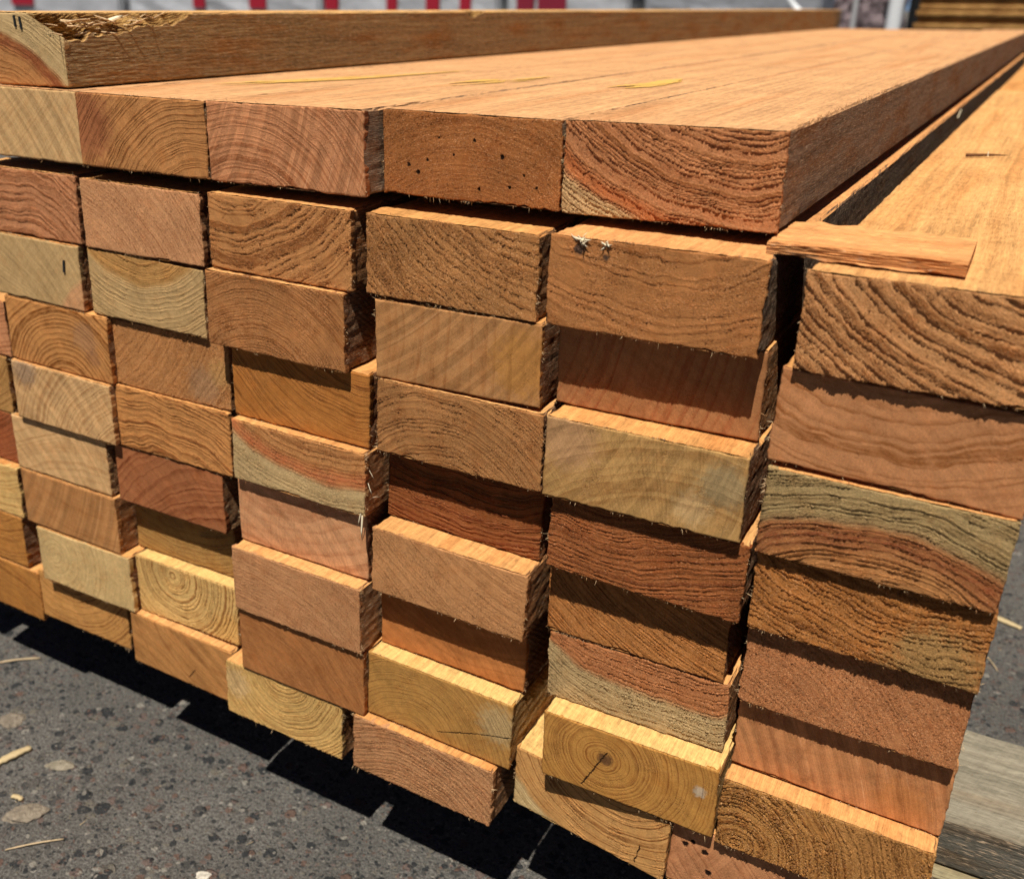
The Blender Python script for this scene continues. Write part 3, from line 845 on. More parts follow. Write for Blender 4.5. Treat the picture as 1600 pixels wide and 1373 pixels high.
WORN = [(.19, .11, .065), (.15, .085, .055), (.22, .13, .075), (.17, .10, .07)]
FRESH = [(.69, .34, .12), (.67, .325, .11), (.71, .365, .135), (.66, .315, .105)]
SIDE = [side_material(i + 1, FRESH[i % 4], WORN[(i * 3 + i // 4) % 4], .6 + .08 * (i % 4), .7) for i in range(8)]
SIDE_Y = side_material(21, (.76, .47, .17), (.24, .16, .08), .5, .6)          # yellowish sapwood faces
SIDE_R0 = side_material(31, (.665, .355, .165), (.245, .17, .118), .95, .25)      # top layer, worn right face
SIDE_T = side_material(41, (.72, .42, .165), (.31, .21, .105), .93, .05)       # the single board on top
SIDE_G = side_material(51, (.70, .325, .12), (.19, .14, .10), .92, .9)         # grey weathered gap faces
SIDE_P = {'r-1c0': SIDE_T, 'r0c0': SIDE_R0, 'r0c1': SIDE_R0, 'r0c2': SIDE_R0, 'r0c3': SIDE_R0, 'r0c4': SIDE_R0, 'r1c4': SIDE_G,
          'r7c1': SIDE_Y, 'r7c3': SIDE_Y, 'r7c4': SIDE_Y, 'r8c4': SIDE_Y, 'r8c1': SIDE[2],
          'r1c5': SIDE[2]}
LEN = {n: 2.2 for n in D}
LEN['r-1c0'] = 2.24
LEN['r0c4'] = 2.30
LEN['r1c5'] = 1.03


# close the seams of the top layer, where the boards lie tight
for q in range(4):
    A_, B_ = f'r0c{q}', f'r0c{q+1}'
    gap = D[B_][0] - (D[A_][0] + D[A_][4])
    D[A_][4] += max(0, gap - (.0014, .0030, .0020, .0034)[q])


def sstep(v, a, b):
    t = np.clip((v - a) / (b - a), 0, 1)
    return t * t * (3 - 2 * t)


def carve_corner(V):
    """splintered corner of the board lying on top"""
    w, h = D['r-1c0'][4], D['r-1c0'][5]
    V = V.copy()
    x, y, z = V[:, 0], V[:, 1], V[:, 2]
    rng = np.random.default_rng(5)
    yy = np.linspace(-.01, 2.4, 24101)
    na = vnoise(rng, yy, .016)
    nb = vnoise(rng, yy, .005)
    ia = np.interp(y, yy, na)
    ib = np.interp(y, yy, nb)
    a = np.interp(y, [-.01, 0, .008, .02, .075, .098, .108, .45, .457, .470, .486, .49], [.027, .027, .021, .013, .011, .006, 0, 0, .006, .007, .004, 0])
    b = np.interp(y, [-.01, 0, .035, .05, .056, .085, .108, .45, .457, .470, .486, .49], [.0135, .0135, .0125, .012, .009, .007, 0, 0, .003, .005, .003, 0])
    a = a * (1 + .25 * ia + .12 * ib) + 1e-6
    b = b * (1 + .18 * ib + .15 * ia) + 1e-6
    s = (w - x) / a + (h - z) / b
    t = np.clip(1 - s, 0, 1)
    lat = np.sin(((w - x) - (h - z)) * 2600 + 3 * ia) * .5 + .5
    hollow = (.25 + .75 * lat) * sstep(t, 0, .35) * np.clip(.5 + .7 * ia + .3 * ib, 0, 1.2)
    k_ = t * .5 + hollow * .28
    V[:, 0] -= a * k_
    V[:, 2] -= b * k_
    return V, sstep(t, .0, .12)


BOARD = {}
for bi, (n, (x, y, z, t, w, h)) in enumerate(D.items()):
    r, c_ = rc(n)
    rng = np.random.default_rng(100 + bi)
    sch, pcx, pcz, spc, kw = P[n]
    kw = dict(kw)
    extra = {q: kw.pop(q) for q in ('cracks', 'spots', 'stains') if q in kw}
    early = kw.pop('Early', None)
    if early is None:
        early = SCH[sch][0]
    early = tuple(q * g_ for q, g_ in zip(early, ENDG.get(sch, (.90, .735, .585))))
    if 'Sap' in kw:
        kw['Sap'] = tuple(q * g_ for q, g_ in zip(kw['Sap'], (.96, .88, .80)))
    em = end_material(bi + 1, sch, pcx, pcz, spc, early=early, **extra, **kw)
    sm = SIDE_P.get(n, SIDE[(bi * 5) % 8])
    carve = carve_corner if n == 'r-1c0' else None
    skew = -.010 if n == 'r8c4' else 0.0
    heavy = {'r8c2': 1.9, 'r8c0': 1.5, 'r0c1': 1.2, 'r8c3': 1.3, 'r4c2': 1.5}.get(n, 1.0)
    body = link('lumber_board', body_mesh(rng, w, h, LEN[n], sm, skew, carve, dense=n == 'r-1c0', rag=.8 if r <= 0 else 1.5), None)
    tag(body, LAB[n], 'board', GROUP)
    res = .00048 if c_ >= 2 else .0006
    nf = int((70 if c_ >= 2 else 45) * (1.5 if kw.get('Torn', .5) > .6 else 1))
    e = link('sawn_end', end_mesh(rng, w, h, res, [em, M_FIB2, M_FIB], nf, 1.0 if kw.get('Torn', .5) < .5 else 1.35, skew, carve, heavy), body)
    body.location = (x, y, z)
    body.rotation_euler = (0, -math.radians(t), 0)
    BOARD[n] = body

# second length butted behind the top board of the right column
rng = np.random.default_rng(77)
x, y, z, t, w, h = D['r1c5']
o = link('lumber_board', body_mesh(rng, w, h, 1.2, SIDE[3], rag=1.6))
o.location = (x + .001, y + LEN['r1c5'] + .004, z - .0004)
tag(o, 'flat orange board butted end to end behind the bold ridged board of the right column', 'board', GROUP)

# boards just beyond the left edge of the photo; the stack and its shadow go on there
for (zz, seed, lb) in ((67.4, 61, 'board in the column beyond the left end column, second layer from the bottom'),
                       (26.5, 62, 'bottom layer board in the column beyond the left end column')):
    rng = np.random.default_rng(seed)
    o = link('lumber_board', body_mesh(rng, .089, .0388, 2.2, SIDE[seed % 8]))
    o.location = (-.2045, .009, zz / 1000)
    tag(o, lb, 'board', GROUP)
    e = link('sawn_end', end_mesh(rng, .089, .0388, .001, [end_material(seed, 'tan', 40, -60, 3), M_FIB2, M_FIB], 20), o)

# dark fuzz along the upper edge of the corner board
rng = np.random.default_rng(515)
x, y, z, t, w, h = D['r0c4']
for yc in (.02, .055, .085, .12, .15, .185, .23, .28):
    VV, FF, off = [], [], 0
    for _ in range(26):
        v, f_ = sliver((w + rng.uniform(-.0012, .0002), max(.002, rng.normal(yc, .012)), h - rng.uniform(0, .0008)),
                       (rng.normal(.4, .5), rng.normal(.2, .8), rng.normal(.5, .4)), rng.uniform(.0010, .0032), rng.uniform(.00012, .0003), rng, rng.uniform(-1, 1))
        VV.append(v)
        FF.append(f_ + off)
        off += len(v)
    link('splinter', mesh_np('splinter', np.vstack(VV), [np.vstack(FF)], [M_FIB2]), BOARD['r0c4'])
# ------------------------------------------------------------------ loose wood on the stack
def splinter_child(board, items, name='splinter', mat=None):
    """tufts of torn fibre on a board; each is its own part"""
    for its in items:
        VV, FF, off = [], [], 0
        for (p, d, L, wd, bend, sd) in its:
            v, f_ = sliver(np.array(p) / 1000, d, L / 1000, wd / 1000, np.random.default_rng(sd), bend)
            VV.append(v)
            FF.append(f_ + off)
            off += len(v)
        link(name, mesh_np(name, np.vstack(VV), [np.vstack(FF)], [mat or M_SPL]), board)


def tuft(x, z, n, L, seed, spread=.8):
    rg = np.random.default_rng(seed)
    return [((x + rg.normal(0, .7), -.2 + rg.normal(0, .3), z + rg.normal(0, .4)),
             (rg.normal(0, spread), -.5 + rg.normal(0, .4), rg.normal(.55, .6)), L * rg.uniform(.5, 1.1), rg.uniform(.5, 1.0), rg.uniform(-.8, .8), seed * 50 + i) for i in range(n)]


h14 = D['r1c4'][5] * 1000
splinter_child(BOARD['r1c4'], [tuft(14.2, h14 - 1.2, 16, 4.2, 3), tuft(25, h14 - 1.8, 9, 3.6, 4)])
w42 = D['r4c2'][4] * 1000
splinter_child(BOARD['r4c2'], [[((w42 - 1.2, -.3, 1.2), (.02, -.25, -1), 15, 2.0, .25, 9), ((w42 - 2.4, -.2, 2.0), (-.12, -.2, -1), 9, .8, .5, 10)],
                               [((w42 + .2, 4, 26), (.7, -.2, -.7), 6, .45, .4, 11), ((w42 + .2, 3, 19), (.6, -.3, -1), 7, .6, .3, 12), ((w42 + .2, 7, 9), (.8, -.1, .5), 5, .4, .4, 13)]])
# splintered strands in the torn corner
wt, ht_ = D['r-1c0'][4] * 1000, D['r-1c0'][5] * 1000
rg = np.random.default_rng(8)
st_ = []
for i in range(46):
    yy = rg.uniform(0, 78)
    st_.append(((wt - rg.uniform(1, 9), yy, ht_ - rg.uniform(3, 12)), (rg.normal(.22, .16), rg.choice([-1, 1]) * 1.0, rg.normal(.08, .16)), rg.uniform(5, 18), rg.uniform(.5, 1.5), rg.uniform(-.4, .4), 300 + i))
splinter_child(BOARD['r-1c0'], [st_], mat=M_FIB)
splinter_child(BOARD['r-1c0'], [[((wt - 6, 40, ht_ - 5), (.6, .5, .35), 9, 3.2, .2, 400)]])


def box_mesh(name, x0, x1, y0, y1, z0, z1, mat, bev=0.0, jit=0.0, seed=0, sub=1):
    import bmesh
    bm = bmesh.new()
    bmesh.ops.create_cube(bm, size=1)
    for v in bm.verts:
        v.co = ((x0 + x1) / 2 + v.co.x * (x1 - x0), (y0 + y1) / 2 + v.co.y * (y1 - y0), (z0 + z1) / 2 + v.co.z * (z1 - z0))
    if bev:
        bmesh.ops.bevel(bm, geom=bm.edges[:], offset=bev, segments=2, affect='EDGES')
    if sub > 1:
        bmesh.ops.subdivide_edges(bm, edges=bm.edges[:], cuts=sub, use_grid_fill=True)
    if jit:
        rj = random.Random(seed)
        for v in bm.verts:
            v.co.x += rj.uniform(-jit, jit)
            v.co.y += rj.uniform(-jit, jit)
            v.co.z += rj.uniform(-jit, jit)
    me = bpy.data.meshes.new(name)
    bm.to_mesh(me)
    bm.free()
    me.materials.append(mat)
    return me


def plank_mesh(name, L, w, h, mat, seed, rag=2.0):
    """board running along local X: the board builder turned on its side"""
    rg_ = np.random.default_rng(seed)
    me = body_mesh(rg_, w, h, L, mat, rag=rag)
    me.name = name
    return me


# staples
def staple(board, x, z, L, wd, ang=0.1):
    me = box_mesh('staple', -wd / 2000, wd / 2000, -.0009, .0006, -L / 2000, L / 2000, M_BLACK, .0001)
    o_ = link('staple', me, board)
    o_.location = (x / 1000, 0, z / 1000)
    o_.rotation_euler = (0, ang, 0)


staple(BOARD['r2c0'], 76.5, 26, 7.5, 1.5, .12)
staple(BOARD['r-1c0'], 52.5, 34, 6, 1.3, -.05)
staple(BOARD['r-1c0'], 57, 33, 6.5, 1.3, -.12)

# thin lath sticking out from under the corner board
M_LATH = side_material(61, (.68, .32, .12), (.46, .205, .08), .8, .05)
lath = link('lath', plank_mesh('lath', .069, .048, .0047, M_LATH, 12, 3.0))
# body_mesh runs along +Y; turn it to run along +X
lath.rotation_euler = (0, 0.0, -math.pi / 2 + .012)
lath.location = (.4605, .0475, .3622)
tag(lath, 'thin orange spacer lath poking out from under the corner board onto the right column', 'lath')
# its dark stained corner
stn, k, b, out = new_mat('dark_stain')
tcn = k.t.nodes.new('ShaderNodeTexCoord').outputs['Object']
k.put(b.inputs['Base Color'], k.gain((.06, .045, .03), k.mad(k.noise(tcn, 900.0, 3.0), 1.2, .4)))

# a dark twig with a pale glint on the right column, and its neighbour
M_TWIG = plain('dark_bark', (.14, .055, .02), .8, .4, 900)
tw = link('twig', None)
tag(tw, 'small dark sliver of bark lying across the orange top of the right column', 'sliver')
tw.location = (.5135, .360, .3617)
v, f_ = sliver((-.0115, -.007, .0009), (.83, .56, .02), .030, .0026, np.random.default_rng(2), .05)
link('bark_strip', mesh_np('bark_strip', v, [f_], [M_TWIG]), tw)
v, f_ = sliver((.0005, -.001, .0006), (-.1, -.12, 1), .0034, .0011, np.random.default_rng(3), .1)
link('pale_fibre_glint', mesh_np('pale_fibre_glint', v, [f_], [M_SPL]), tw)  # the glint on the bark, shaped as a pale sliver
M_STRAW = plain('dry_straw', (.52, .39, .24), .7, .25, 500)
v, f_ = sliver((0, 0, 0), (.1, .3, .9), .009, .0016, np.random.default_rng(4), .3)
o = link('splinter', mesh_np('splinter', v, [f_], [M_SPL]), BOARD['r1c4'])
o.location = (.090, .735, .030)

# yellow lumber crayon strokes on the top layer (thin waxy films on the wood)
M_CRAY, k, b, out = new_mat('yellow_crayon')
tcn = k.t.nodes.new('ShaderNodeTexCoord').outputs['Object']
k.put(b.inputs['Base Color'], k.mix(k.ss(k.noise(tcn, 260.0, 3.0, .7), .35, .7), (.72, .39, .13), (.80, .50, .10)))


def crayon(board, pts, wd, seed, n=26):
    rg_ = np.random.default_rng(seed)
    bx, by, bz, bt, bw, bh = D[board]
    pts = np.array(pts)
    V, F = [], []
    for s in range(5):
        u0, u1 = sorted(rg_.uniform(0, 1, 2))
        if u1 - u0 < .25:
            u0, u1 = max(0, u0 - .2), min(1, u1 + .2)
        uu = np.linspace(u0, u1, n)
        c0 = np.stack([np.interp(uu, np.linspace(0, 1, len(pts)), pts[:, i]) for i in (0, 1)], -1)
        off = rg_.uniform(-.5, .5) * wd
        ww = wd * rg_.uniform(.08, .26) * np.sin(np.linspace(.15, math.pi - .15, n)) * (1 + .5 * rg_.uniform(-1, 1, n))
        b0 = len(V)
        for i in range(n):
            for sg in (-1, 1):
                V.append((c0[i, 0] - bx + off + sg * ww[i] + rg_.normal(0, .0003), c0[i, 1] - by, bh + .00025 + s * .00004))
        F += [(b0 + 2 * i, b0 + 2 * i + 1, b0 + 2 * i + 3, b0 + 2 * i + 2) for i in range(n - 1)]
    o_ = link('crayon_mark', mesh_np('crayon_mark', V, [np.array(F)], [M_CRAY]), BOARD[board])


crayon('r0c2', [(.215, .10), (.240, .185), (.244, .215)], .024, 1)
crayon('r0c2', [(.247, .19), (.258, .26)], .016, 2)
crayon('r0c3', [(.323, .19), (.335, .245), (.339, .31)], .022, 3)
crayon('r0c1', [(.115, .06), (.15, .16), (.17, .30)], .02, 5)

# ------------------------------------------------------------------ ground
ZG = -0.044
M_ASPH, k, b, out = new_mat('asphalt')
tcn = k.t.nodes.new('ShaderNodeTexCoord').outputs['Object']
wv = k.vm('ADD', tcn, k.vm('SCALE', k.vm('SUBTRACT', k.noise(tcn, 130.0, 2.0, color=True), (.5, .5, .5)), s=.006))
base = k.gain((.19, .178, .16), k.mad(k.noise(tcn, 9.0, 4.0, .6), .9, .55))
base = k.gain(base, k.m('MAXIMUM', k.mad(k.noise(tcn, 480.0, 4.0, .8), 4.2, -1.15), .15))
colr, hgt = base, k.mul(k.noise(tcn, 380.0, 4.0, .75), 1.3)
for sc_, thr, soft in ((70.0, .40, .05), (110.0, .50, .06), (240.0, .58, .08), (430.0, .55, .1)):
    vn = k.voro(wv, sc_)
    rc_ = k.sep(vn.outputs['Color'])
    rad = k.mul(rc_[0], thr)
    mk = k.mul(k.sub(1.0, k.ss(vn.outputs['Distance'], k.sub(rad, soft), k.add(rad, soft * .2))), k.ss(rc_[0], .22, .34))
    rmp = k.t.nodes.new('ShaderNodeValToRGB')
    k.put(rmp.inputs[0], rc_[1])
    cr_ = rmp.color_ramp
    cr_.interpolation = 'CONSTANT'
    cols = [(0, (.028, .031, .036)), (.26, (.085, .08, .075)), (.46, (.15, .135, .12)), (.64, (.20, .115, .085)), (.74, (.24, .21, .165)), (.86, (.22, .15, .125)), (.94, (.42, .38, .32))]
    while len(cr_.elements) < len(cols):
        cr_.elements.new(.5)
    for el, (p_, c_) in zip(cr_.elements, cols):
        el.position = p_
        el.color = (*c_, 1)
    stone = k.gain(rmp.outputs[0], k.mad(k.noise(tcn, 900.0, 2.0, .6), .9, .55))
    colr = k.mix(k.mul(mk, .85), colr, stone)
    hgt = k.add(hgt, k.mul(mk, 30.0 / sc_))
k.put(b.inputs['Base Color'], colr)
b.inputs['Roughness'].default_value = .62
b.inputs['Specular IOR Level'].default_value = .35
bp = k.t.nodes.new('ShaderNodeBump')
bp.inputs['Distance'].default_value = .0042
bp.inputs['Strength'].default_value = 1.0
k.put(bp.inputs['Height'], hgt)
k.put(b.inputs['Normal'], bp.outputs[0])
gs = np.concatenate([-np.geomspace(80, 1.2, 14), np.linspace(-1, 2, 61), np.geomspace(2.3, 160, 16)])
gx, gy = np.meshgrid(gs, gs, indexing='ij')
rg = np.random.default_rng(11)
gz = np.zeros_like(gx)
idx = np.arange(gx.size).reshape(gx.shape)
Q = np.stack([idx[:-1, :-1], idx[1:, :-1], idx[1:, 1:], idx[:-1, 1:]], -1).reshape(-1, 4)
g = link('ground', mesh_np('ground', np.stack([gx, gy, gz], -1).reshape(-1, 3), [Q], [M_ASPH]))
g.location = (0, 0, ZG)
tag(g, 'dark weathered asphalt yard with exposed stones', kind='structure')

# stones and wood litter on the asphalt
import bmesh


def pebble(x, y, r, col, lab, seed, el=1.5, rz=0.0):
    bm = bmesh.new()
    bmesh.ops.create_icosphere(bm, subdivisions=3, radius=1)
    rg_ = np.random.default_rng(seed)
    ph = rg_.uniform(0, 6, 9)
    for v_ in bm.verts:
        c0 = v_.co
        f0 = 1 + .10 * math.sin(7 * c0.x + ph[4]) * math.sin(6 * c0.y + ph[5]) + .16 * math.sin(2.3 * c0.x + ph[0]) + .14 * math.sin(3.1 * c0.y + ph[1]) + .10 * math.sin(4.7 * c0.z + ph[2] + c0.x * 2)
        v_.co = (c0.x * r * f0 * el, c0.y * r * f0, c0.z * r * .30 * f0)
    me = bpy.data.meshes.new('pebble')
    bm.to_mesh(me)
    bm.free()
    me.materials.append(plain('pebble_stone', col, .8, .8, 260, bump=.003))
    o_ = link('pebble', me)
    o_.location = (x, y, ZG + r * .02)
    o_.rotation_euler = (0, 0, rz)
    tag(o_, lab, 'pebble', 'pebbles bedded in the asphalt')


pebble(-.0227, -.0257, .0075, (.20, .165, .125), 'pale buff pebble nearest the stack shadow at far left', 1, 1.3, .9)
pebble(.061, -.0849, .0085, (.22, .18, .135), 'largest pale tan pebble near the lower left picture corner', 2, 1.6, .8)
pebble(.043, -.0422, .0055, (.24, .205, .15), 'long cream pebble right of the yellow wood chip', 3, 1.7, .5)
pebble(.195, -.062, .0032, (.55, .50, .42), 'tiny whitish stone near the bottom edge', 7, 1.4, .4)


def chip(pts, wd, th, mat, name, lab, cat, seed):
    """flat sliver of wood lying on the ground along a polyline (x, y)"""
    rg_ = np.random.default_rng(seed)
    pts = np.array(pts, float)
    n = 12
    u = np.linspace(0, 1, n)
    c0 = np.stack([np.interp(u, np.linspace(0, 1, len(pts)), pts[:, i]) for i in (0, 1)], -1)
    t0 = np.gradient(c0, axis=0)
    t0 /= np.linalg.norm(t0, axis=1)[:, None]
    nn = np.stack([-t0[:, 1], t0[:, 0]], -1)
    prof = wd * (.55 + .45 * np.sin(np.linspace(.25, math.pi - .25, n))) * (1 + .22 * rg_.uniform(-1, 1, n)) / 2
    zc = .0006 + .0016 * np.sin(np.linspace(0, math.pi, n)) * rg_.uniform(.2, 1)
    V = []
    for i in range(n):
        for sx, sz in ((-1, 0), (1, 0), (.8, 1), (-.8, 1)):
            q = c0[i] + nn[i] * sx * prof[i]
            V.append((q[0], q[1], zc[i] + sz * th))
    F = []
    for i in range(n - 1):
        for j in range(4):
            a, b_ = i * 4 + j, i * 4 + (j + 1) % 4
            F.append((a, b_, b_ + 4, a + 4))
    F += [(3, 2, 1, 0), (4 * n - 4, 4 * n - 3, 4 * n - 2, 4 * n - 1)]
    V = np.array(V)
    org = np.array([pts[0][0], pts[0][1], 0])
    o_ = link(name, mesh_np(name, V - org, [np.array(F)], [mat]))
    o_.location = (org[0], org[1], ZG)
    tag(o_, lab, cat, 'wood litter on the asphalt')


M_CHIP = plain('pale_wood_chip', (.52, .40, .22), .75, .3, 400)
chip([(.0065, -.0655), (.0135, -.0405)], .0062, .0022, M_CHIP, 'wood_chip', 'thick pale yellow wood chip on asphalt near the left edge', 'wood chip', 1)
chip([(-.099, .004), (-.083, .022), (-.068, .036)], .0020, .0007, M_STRAW, 'straw', 'long pale straw at the left edge beside the stack shadow', 'straw', 2)
chip([(.076, -.112), (.100, -.0866)], .0013, .0005, M_STRAW, 'straw', 'thin pale straw near the lower left picture corner', 'straw', 3)
chip([(.0415, -.0790), (.050, -.0775)], .0040, .0016, M_CHIP, 'wood_chip', 'short pale chip beside the largest tan pebble', 'wood chip', 5)
chip([(.583, .516), (.610, .506)], .0062, .0020, M_CHIP, 'wood_chip', 'pale wood chip on asphalt right of the stack', 'wood chip', 6)
chip([(.5885, .444), (.5965, .428)], .0009, .0005, M_STRAW, 'straw', 'hair thin bright fibre on asphalt right of the stack', 'straw', 7)

rg = np.random.default_rng(66)
VV, FF, off = [], [], 0
for _ in range(420):
    px, py = rg.uniform(-.12, .75), rg.uniform(-.16, .6)
    if .0 < py and px < .56:
        continue
    a_ = rg.uniform(0, 6.28)
    v, f_ = sliver((px, py, .0007), (math.cos(a_), math.sin(a_), .1), rg.exponential(.0018) + .0006, rg.uniform(.0003, .0009), rg, rg.uniform(-1, 1))
    VV.append(v)
    FF.append(f_ + off)
    off += len(v)
o = link('sawdust', mesh_np('sawdust', np.vstack(VV), [np.vstack(FF)], [M_STRAW]))
o.location = (0, 0, ZG)
tag(o, 'fine wood flecks strewn over the asphalt around the stack', kind='stuff')

# ------------------------------------------------------------------ timbers carrying the stack
M_GREY = side_material(71, (.26, .228, .168), (.115, .105, .085), .95, .05)
M_GREY2 = side_material(72, (.30, .25, .15), (.17, .145, .10), .9, .1)
TILT = math.radians(1.75)


def dunnage(L, w, h, mat, x, y, z, seed, lab):
    o_ = link('support_timber', plank_mesh('support_timber', L, w, h, mat, seed, 4.0))
    M_ = Matrix.Translation((x, y, z)) @ Matrix.Rotation(-TILT, 4, 'Y') @ Matrix.Rotation(-math.pi / 2, 4, 'Z')
    o_.matrix_world = M_
    tag(o_, lab, 'timber', 'timbers under the stack')
    return o_


dunnage(1.05, .090, .030, M_GREY, -.25, .2010, -.0075, 31, 'grey weathered timber jutting from under the lower right of the stack')
dunnage(1.05, .098, .034, M_GREY2, -.25, .2010, -.0425, 32, 'lower pale timber lying on asphalt beneath the grey weathered timber')
dunnage(1.0, .090, .062, M_GREY, -.25, 1.90, -.0405, 33, 'far grey timber under the back of the stack')

# ------------------------------------------------------------------ yard behind the stack
M_WRAP = plain('white_wrap', (.40, .41, .44), .5, .5, 3.0, spec=.4, bump=.02)
M_WRAP2 = plain('silver_wrap', (.27, .28, .31), .45, .5, 4.0, spec=.5, bump=.03)
M_RED = plain('red_print', (.30, .015, .03), .5, .1, 5.0)
M_DKRED = plain('dark_red_print', (.20, .018, .035), .5, .1, 5.0)
M_ENDW = plain('rough_brown_wood', (.30, .16, .06), .9, .5, 30.0, bump=.02)


def bundle(x0, x1, y0, y1, top, mat, lab, marks=(), seed=0):
    e_ = bpy.data.objects.new('wrapped_lumber_bundle', None)
    COL.objects.link(e_)
    e_.location = ((x0 + x1) / 2, y0, ZG)
    tag(e_, lab, 'bundle', 'wrapped lumber bundles across the yard')
    hw = (x1 - x0) / 2
    bm = bmesh.new()
    bmesh.ops.create_cube(bm, size=1)
    for v_ in bm.verts:
        v_.co = (v_.co.x * 2 * hw, (v_.co.y + .5) * (y1 - y0), .09 + (v_.co.z + .5) * (top - ZG - .09))
    bmesh.ops.bevel(bm, geom=bm.edges[:], offset=.025, segments=3, affect='EDGES')
    bmesh.ops.subdivide_edges(bm, edges=bm.edges[:], cuts=7, use_grid_fill=True)
    rj = random.Random(seed)
    for v_ in bm.verts:
        v_.co.y += .012 * math.sin(v_.co.x * 9 + seed) * math.sin(v_.co.z * 13 + seed * 2) + rj.uniform(-.004, .004)
        v_.co.x += rj.uniform(-.004, .004)
    me = bpy.data.meshes.new('wrap')
    bm.to_mesh(me)
    bm.free()
    me.materials.append(mat)
    link('wrap', me, e_)
    for sx in (-.7, 0, .7):
        link('bearer', box_mesh('bearer', hw * sx - .045, hw * sx + .045, .02, y1 - y0 - .02, 0, .092, M_ENDW, .004), e_)
    for (a, b_, z0, z1, mt) in marks:
        cx = (x0 + x1) / 2
        link('printed_mark', box_mesh('printed_mark', a - cx, b_ - cx, -.024, -.016, z0 - ZG, z1 - ZG, mt), e_)
    return e_


bundle(-9.4, -6.66, 6.5, 7.6, .86, M_WRAP, 'white wrapped bundle at far left with one broad red printed mark',
       [(-8.05, -7.75, .385, .60, M_RED)], 1)
bundle(-6.56, -4.51, 6.5, 7.6, .84, M_WRAP, 'white wrapped bundle with two slim red printed marks, second from left',
       [(-5.79, -5.66, .385, .60, M_RED), (-5.19, -5.02, .385, .60, M_RED)], 2)
bundle(-4.45, -2.96, 6.5, 7.6, .88, M_WRAP, 'white wrapped bundle with four slim red printed marks',
       [(-4.44, -4.32, .385, .60, M_RED), (-3.88, -3.79, .385, .60, M_RED), (-3.54, -3.43, .385, .60, M_RED), (-3.26, -3.17, .385, .60, M_RED)], 3)
bundle(-2.90, -2.0, 6.5, 7.6, .86, M_WRAP, 'white wrapped bundle with dark red printed block, fourth from left',
       [(-2.81, -2.68, .385, .60, M_DKRED), (-2.65, -2.44, .385, .60, M_DKRED)], 4)
bundle(-1.90, -.80, 6.5, 7.6, .84, M_WRAP2, 'silver grey wrapped bundle with no print', (), 5)

# crumpled dark tarp over a pile, a loose white tail of plastic beside it
M_TARP, k, b, out = new_mat('dark_tarp')
tcn = k.t.nodes.new('ShaderNodeTexCoord').outputs['Object']
nzz = k.noise(tcn, 26.0, 4.0, .65)
k.put(b.inputs['Base Color'], k.mix(k.ss(nzz, .35, .7), (.05, .035, .04), (.34, .27, .28)))
b.inputs['Roughness'].default_value = .4
bp = k.t.nodes.new('ShaderNodeBump')
bp.inputs['Distance'].default_value = .03
k.put(bp.inputs['Height'], nzz)
k.put(b.inputs['Normal'], bp.outputs[0])


def crumple(name, x0, x1, y0, y1, z0, z1, mat, seed, amp, lab, cat):
    bm = bmesh.new()
    bmesh.ops.create_cube(bm, size=1)
    bmesh.ops.subdivide_edges(bm, edges=bm.edges[:], cuts=24, use_grid_fill=True)
    rj = np.random.default_rng(seed)
    ph = rj.uniform(0, 6, 8)
    for v_ in bm.verts:
        c0 = v_.co.copy()
        rd = 1 - .10 * (max(abs(c0.x), abs(c0.y)) * 2) ** 4 * (c0.z + .5)
        X_, Y_, Z_ = c0.x * rd * (x1 - x0), (c0.y * rd + .5) * (y1 - y0), (c0.z + .5) * (z1 - z0)
        s_ = amp * (math.sin(X_ * 37 + ph[0] + 2 * math.sin(Z_ * 23 + ph[1])) + .6 * math.sin(Z_ * 61 + ph[2] + X_ * 29) + .5 * math.sin(Y_ * 40 + ph[3]))
        v_.co = (X_ + s_ * c0.x * 2, Y_ + s_ * c0.y * 2, Z_ + (s_ * .6 if c0.z > .3 else 0))
    me = bpy.data.meshes.new(name)
    bm.to_mesh(me)
    bm.free()
    me.materials.append(mat)
    o_ = link(name, me)
    o_.location = ((x0 + x1) / 2, y0, z0)
    return tag(o_, lab, cat)


crumple('tarpaulin', -.50, -.245, 5.2, 6.0, ZG, .72, M_TARP, 3, .008, 'crumpled dark purplish tarp over a pile beside the white post', 'tarp')
M_PLAS = plain('white_plastic', (.75, .77, .80), .35, .1, 20, spec=.5)


def post(x, y, r, top, mat, name, lab, cat='post'):
    e_ = bpy.data.objects.new(name, None)
    COL.objects.link(e_)
    e_.location = (x, y, ZG)
    tag(e_, lab, cat)
    bm = bmesh.new()
    bmesh.ops.create_cone(bm, cap_ends=True, segments=20, radius1=r, radius2=r, depth=top - ZG)
    bmesh.ops.translate(bm, verts=bm.verts[:], vec=(0, 0, (top - ZG) / 2))
    me = bpy.data.meshes.new('shaft')
    bm.to_mesh(me)
    bm.free()
    me.materials.append(mat)
    link('shaft', me, e_)
    link('base_plate', box_mesh('base_plate', -r * 1.8, r * 1.8, -r * 1.8, r * 1.8, 0, .015, mat, .003), e_)
    return e_


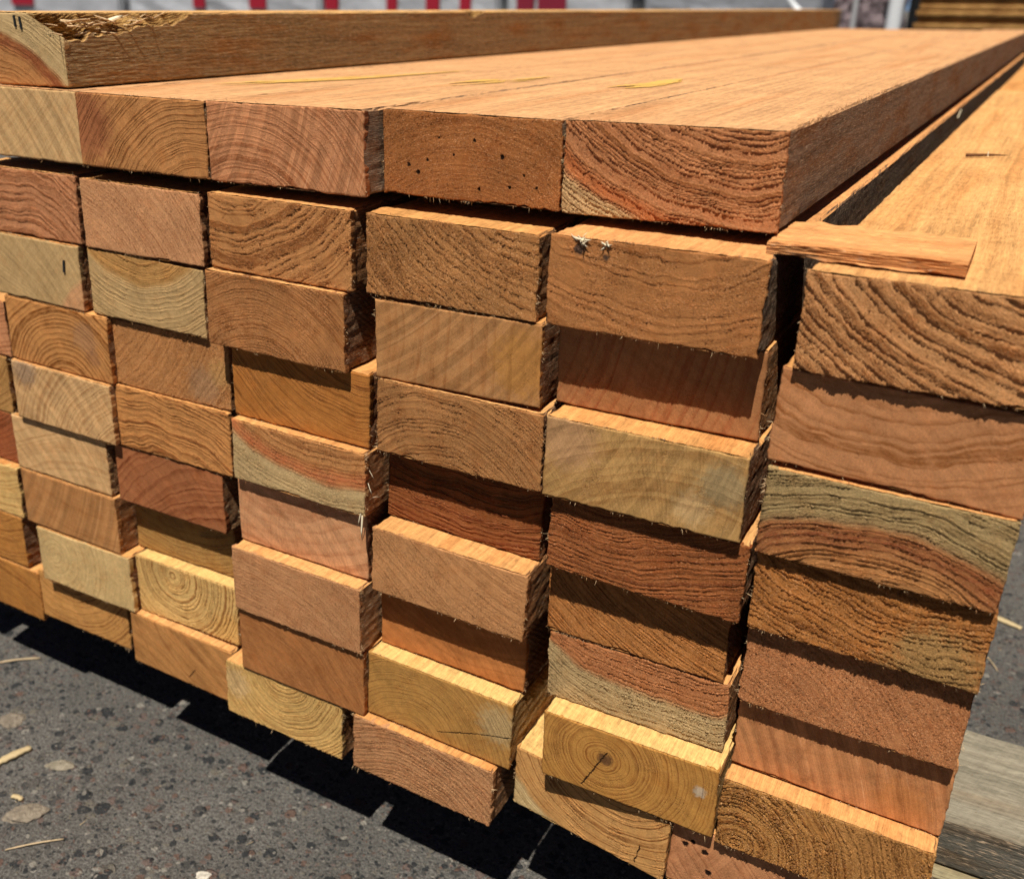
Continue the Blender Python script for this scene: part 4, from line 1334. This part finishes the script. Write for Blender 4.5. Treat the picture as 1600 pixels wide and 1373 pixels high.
post(-.2045, 5.2, .034, 1.25, M_PLAS, 'white_post', 'white upright post between the dark tarp and the brown plank pile')
post(-.372, 5.12, .012, 1.1, plain('grey_pipe', (.40, .40, .41), .5, .1, 20), 'grey_pipe', 'thin grey upright pipe standing in front of the dark tarp')
v, f_ = sliver((0, 0, 0), (-.55, .1, .8), .34, .075, np.random.default_rng(6), .2)
o = link('plastic_sheet', mesh_np('plastic_sheet', v, [f_], [M_PLAS]))
o.location = (-.49, 5.05, .26)
tag(o, 'twisted white tail of plastic wrap in front of the dark tarp', 'plastic wrap')
post(-.052, 4.75, .040, 1.3, plain('gap_shadow', (.012, .012, .013), .6, .1, 20), 'gap_shadow', 'black stand-in for the gap shadow at the left end of the brown plank pile')  # shadowed gap beside the pile, put in as a black upright

# pile of rough brown planks
M_RGH, k, b, out = new_mat('rough_sawn_edge')
tcn = k.t.nodes.new('ShaderNodeTexCoord').outputs['Object']
sx, sy_, sz = k.sep(tcn)
nz1 = k.noise(k.vec(k.mul(sy_, 16.0), k.mul(sx, 60.0), k.mul(sz, 85.0)), 1.0, 5.0, .7)
k.put(b.inputs['Base Color'], k.mix(k.ss(nz1, .35, .68), (.22, .105, .035), (.52, .29, .10)))
bp = k.t.nodes.new('ShaderNodeBump')
bp.inputs['Distance'].default_value = .012
k.put(bp.inputs['Height'], nz1)
k.put(b.inputs['Normal'], bp.outputs[0])
proto = []
for i in range(4):
    rg_ = np.random.default_rng(900 + i)
    L, w, h, ny = 2.6, .30, .0235, 120
    ys = np.linspace(0, L, ny)
    prof = np.array([(0, .002), (0, h - .002), (.003, h), (w, h), (w, 0), (.003, 0)])
    V = []
    e1, e2 = vnoise(rg_, ys, .09) * .007 + vnoise(rg_, ys, .03) * .006, vnoise(rg_, ys, .3) * .002
    for j, yv in enumerate(ys):
        for (px, pz) in prof:
            V.append((px + (e1[j] if px < .01 else 0), yv, pz + (e2[j] * .2)))
    m_ = len(prof)
    F = [(j * m_ + q, j * m_ + (q + 1) % m_, (j + 1) * m_ + (q + 1) % m_, (j + 1) * m_ + q) for j in range(ny - 1) for q in range(m_)]
    caps = np.array([[q for q in range(m_)], [(ny - 1) * m_ + q for q in range(m_)][::-1]])
    proto.append(mesh_np('stacked_plank', np.array(V), [np.array(F), caps], [M_RGH]))
rj = random.Random(4)
nl = 24
for i in range(nl):
    o = link('stacked_plank', proto[i % 4])
    o.matrix_world = Matrix.Translation((-.02 + rj.uniform(-.012, .012), 4.70 + rj.uniform(-.012, .012), .012 + i * .0236)) @ Matrix.Rotation(-math.pi / 2, 4, 'Z')
    tag(o, 'one of the rough brown planks piled behind the stack at upper right', 'plank', 'rough brown planks in the far pile')
for xx in (.3, 1.9):
    o = link('pile_bearer', box_mesh('pile_bearer', -.04, .04, 0, .30, 0, .0545, M_ENDW, .003))
    o.location = (xx, 4.40, ZG)
    tag(o, 'bearer block under the far brown plank pile, ' + ('left one' if xx < 1 else 'right one'), 'bearer')
